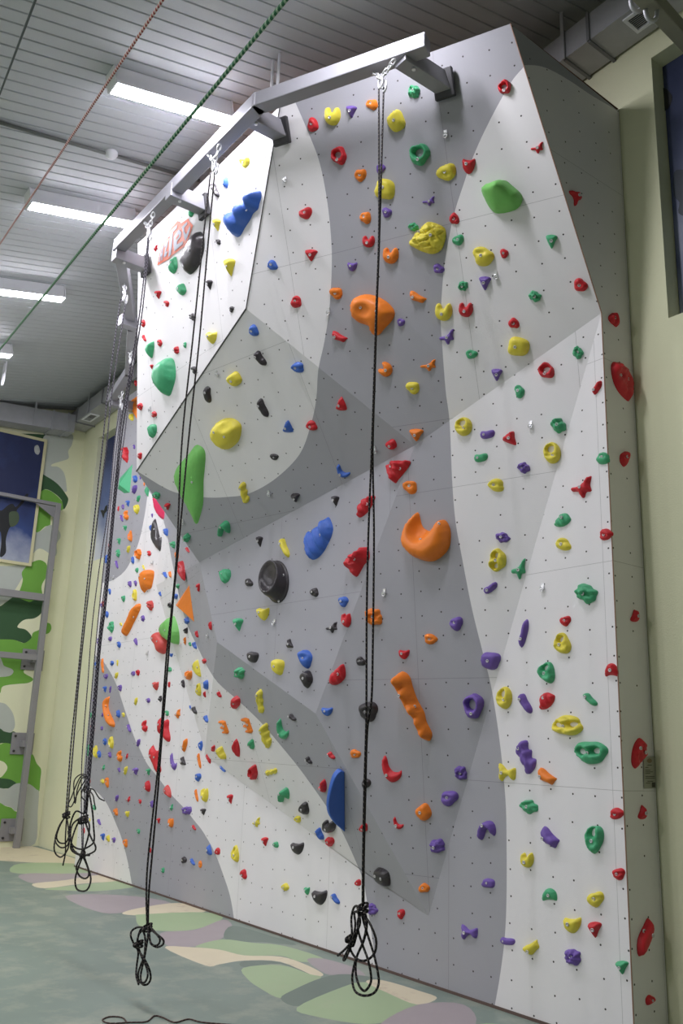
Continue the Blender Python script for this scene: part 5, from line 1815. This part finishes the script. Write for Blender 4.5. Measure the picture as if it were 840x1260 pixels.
# ------------------------------------------------------------------ steel ladder frame at the end wall
XPF = XB + 0.16
fr = empty('steel_frame', tuple(on_x((25, 1037), XPF) * (1, 1, 0)))
FO = np.array(fr.location)
pb, ptp = on_x((24.5, 1037), XPF), on_x((68, 619), XPF)
yp = pb[1]
bevel(MB(FO).box((XPF, (pb[1] + ptp[1]) / 2, ptp[2] / 2), (0.045, 0, 0), (0, 0.042, 0), (0, 0, ptp[2] / 2)).build('post', base_mat('mid_grey_frame_paint', (138, 136, 138), rough=0.5), fr), 0.005)
bevel(MB(FO).box((XPF, (pb[1] + ptp[1]) / 2 - 2.6, ptp[2] / 2), (0.045, 0, 0), (0, 0.042, 0), (0, 0, ptp[2] / 2)).build('post', MATS['mid_grey_frame_paint'], fr), 0.005)
yp = (pb[1] + ptp[1]) / 2
for pz, th in (((20, 731), 0.055), ((20, 807), 0.045), ((20, 611.5), 0.028)):
    z = on_x(pz, XPF)[2]
    bevel(MB(FO).box((XPF, yp - 1.3, z), (0.03, 0, 0), (0, 1.3, 0), (0, 0, th)).build('cross_rail', MATS['mid_grey_frame_paint'], fr), 0.004)
zt = on_x((60, 622), XPF)[2]
MB(FO).add([(XPF + s, y, z) for s in (-.01, .01) for y, z in ((yp - 0.02, zt - 0.2), (yp - 0.02, zt), (yp - 0.36, zt))], [(0, 1, 2), (5, 4, 3), (0, 3, 4, 1), (1, 4, 5, 2), (2, 5, 3, 0)]).build('gusset', MATS['mid_grey_frame_paint'], fr)
for px in ((40, 812), (28, 915), (16, 1021)):
    q = on_x(px, XB)
    pp = MB(FO)
    pp.box((XB + 0.012, yp - 0.05, q[2]), (0.01, 0, 0), (0, 0.17, 0), (0, 0, 0.16))
    pl_ = bevel(pp.build('wall_plate', MATS['mid_grey_frame_paint'], fr), 0.004)
    MB(FO).box(((XB + XPF) / 2, yp - 0.05, q[2]), ((XPF - XB) / 2, 0, 0), (0, 0.045, 0), (0, 0, 0.045)).build('stub', MATS['mid_grey_frame_paint'], pl_)
    for s1, s2 in ((-1, 1), (-1, -1)):
        MB(FO).lathe([(0.018, 0), (0.018, 0.014), (0.0, 0.016)], (XB + 0.022, yp - 0.05 + s1 * 0.12, q[2] + s2 * 0.11), EX, 8).build('bolt_head', M_FOOT, pl_)
tag(fr, 'grey steel ladder frame standing against the camouflage end wall', 'steel frame')

# ------------------------------------------------------------------ roof beam with two rings at the top corner
a_, b2 = on_y((770, -32), 3.2), on_y((880, 88), 4.98)
rb = empty('rafter', tuple((a_ + b2) / 2))
RB_ = np.array(rb.location)
dd = _unit(b2 - a_)
bevel(MB(RB_).bar(a_ - dd * 0.6 + (0, 0, 0), b2, 0.085, 0.095).build('rafter_body', base_mat('olive_grey_beam', (128, 127, 112), rough=0.6), rb), 0.006)
for px in ((783, 3), (801, 14)):
    c = on_y(px, on_y(px, 3.6)[1])
    s = 0.05
    k = MB(RB_)
    dv = _unit(np.cross(dd, (0, 0, 1)))
    k.tube([c + np.array([0, 0, 1.25]) * math.cos(q) * s + dd * math.sin(q) * s * 0.8 + dv * math.sin(q) * s * .4 for q in np.linspace(0, 2 * math.pi, 20, endpoint=False)], 0.013, 8, True)
    k.build('ring', M_STEEL, rb, smooth=True)
tag(rb, 'dark olive roof beam with two steel rings at the upper corner', 'roof beam', kind='thing')

# ------------------------------------------------------------------ light and view
w = bpy.data.worlds.new('hall_air')
scene.world = w
w.use_nodes = True
w.node_tree.nodes['Background'].inputs[0].default_value = lin((200, 205, 215))
w.node_tree.nodes['Background'].inputs[1].default_value = 0.1
vs_ = scene.view_settings
vs_.view_transform = 'Standard'
vs_.look = 'None'
vs_.gamma = 1.0
vs_.use_curve_mapping = False
vs_.exposure = 0.64
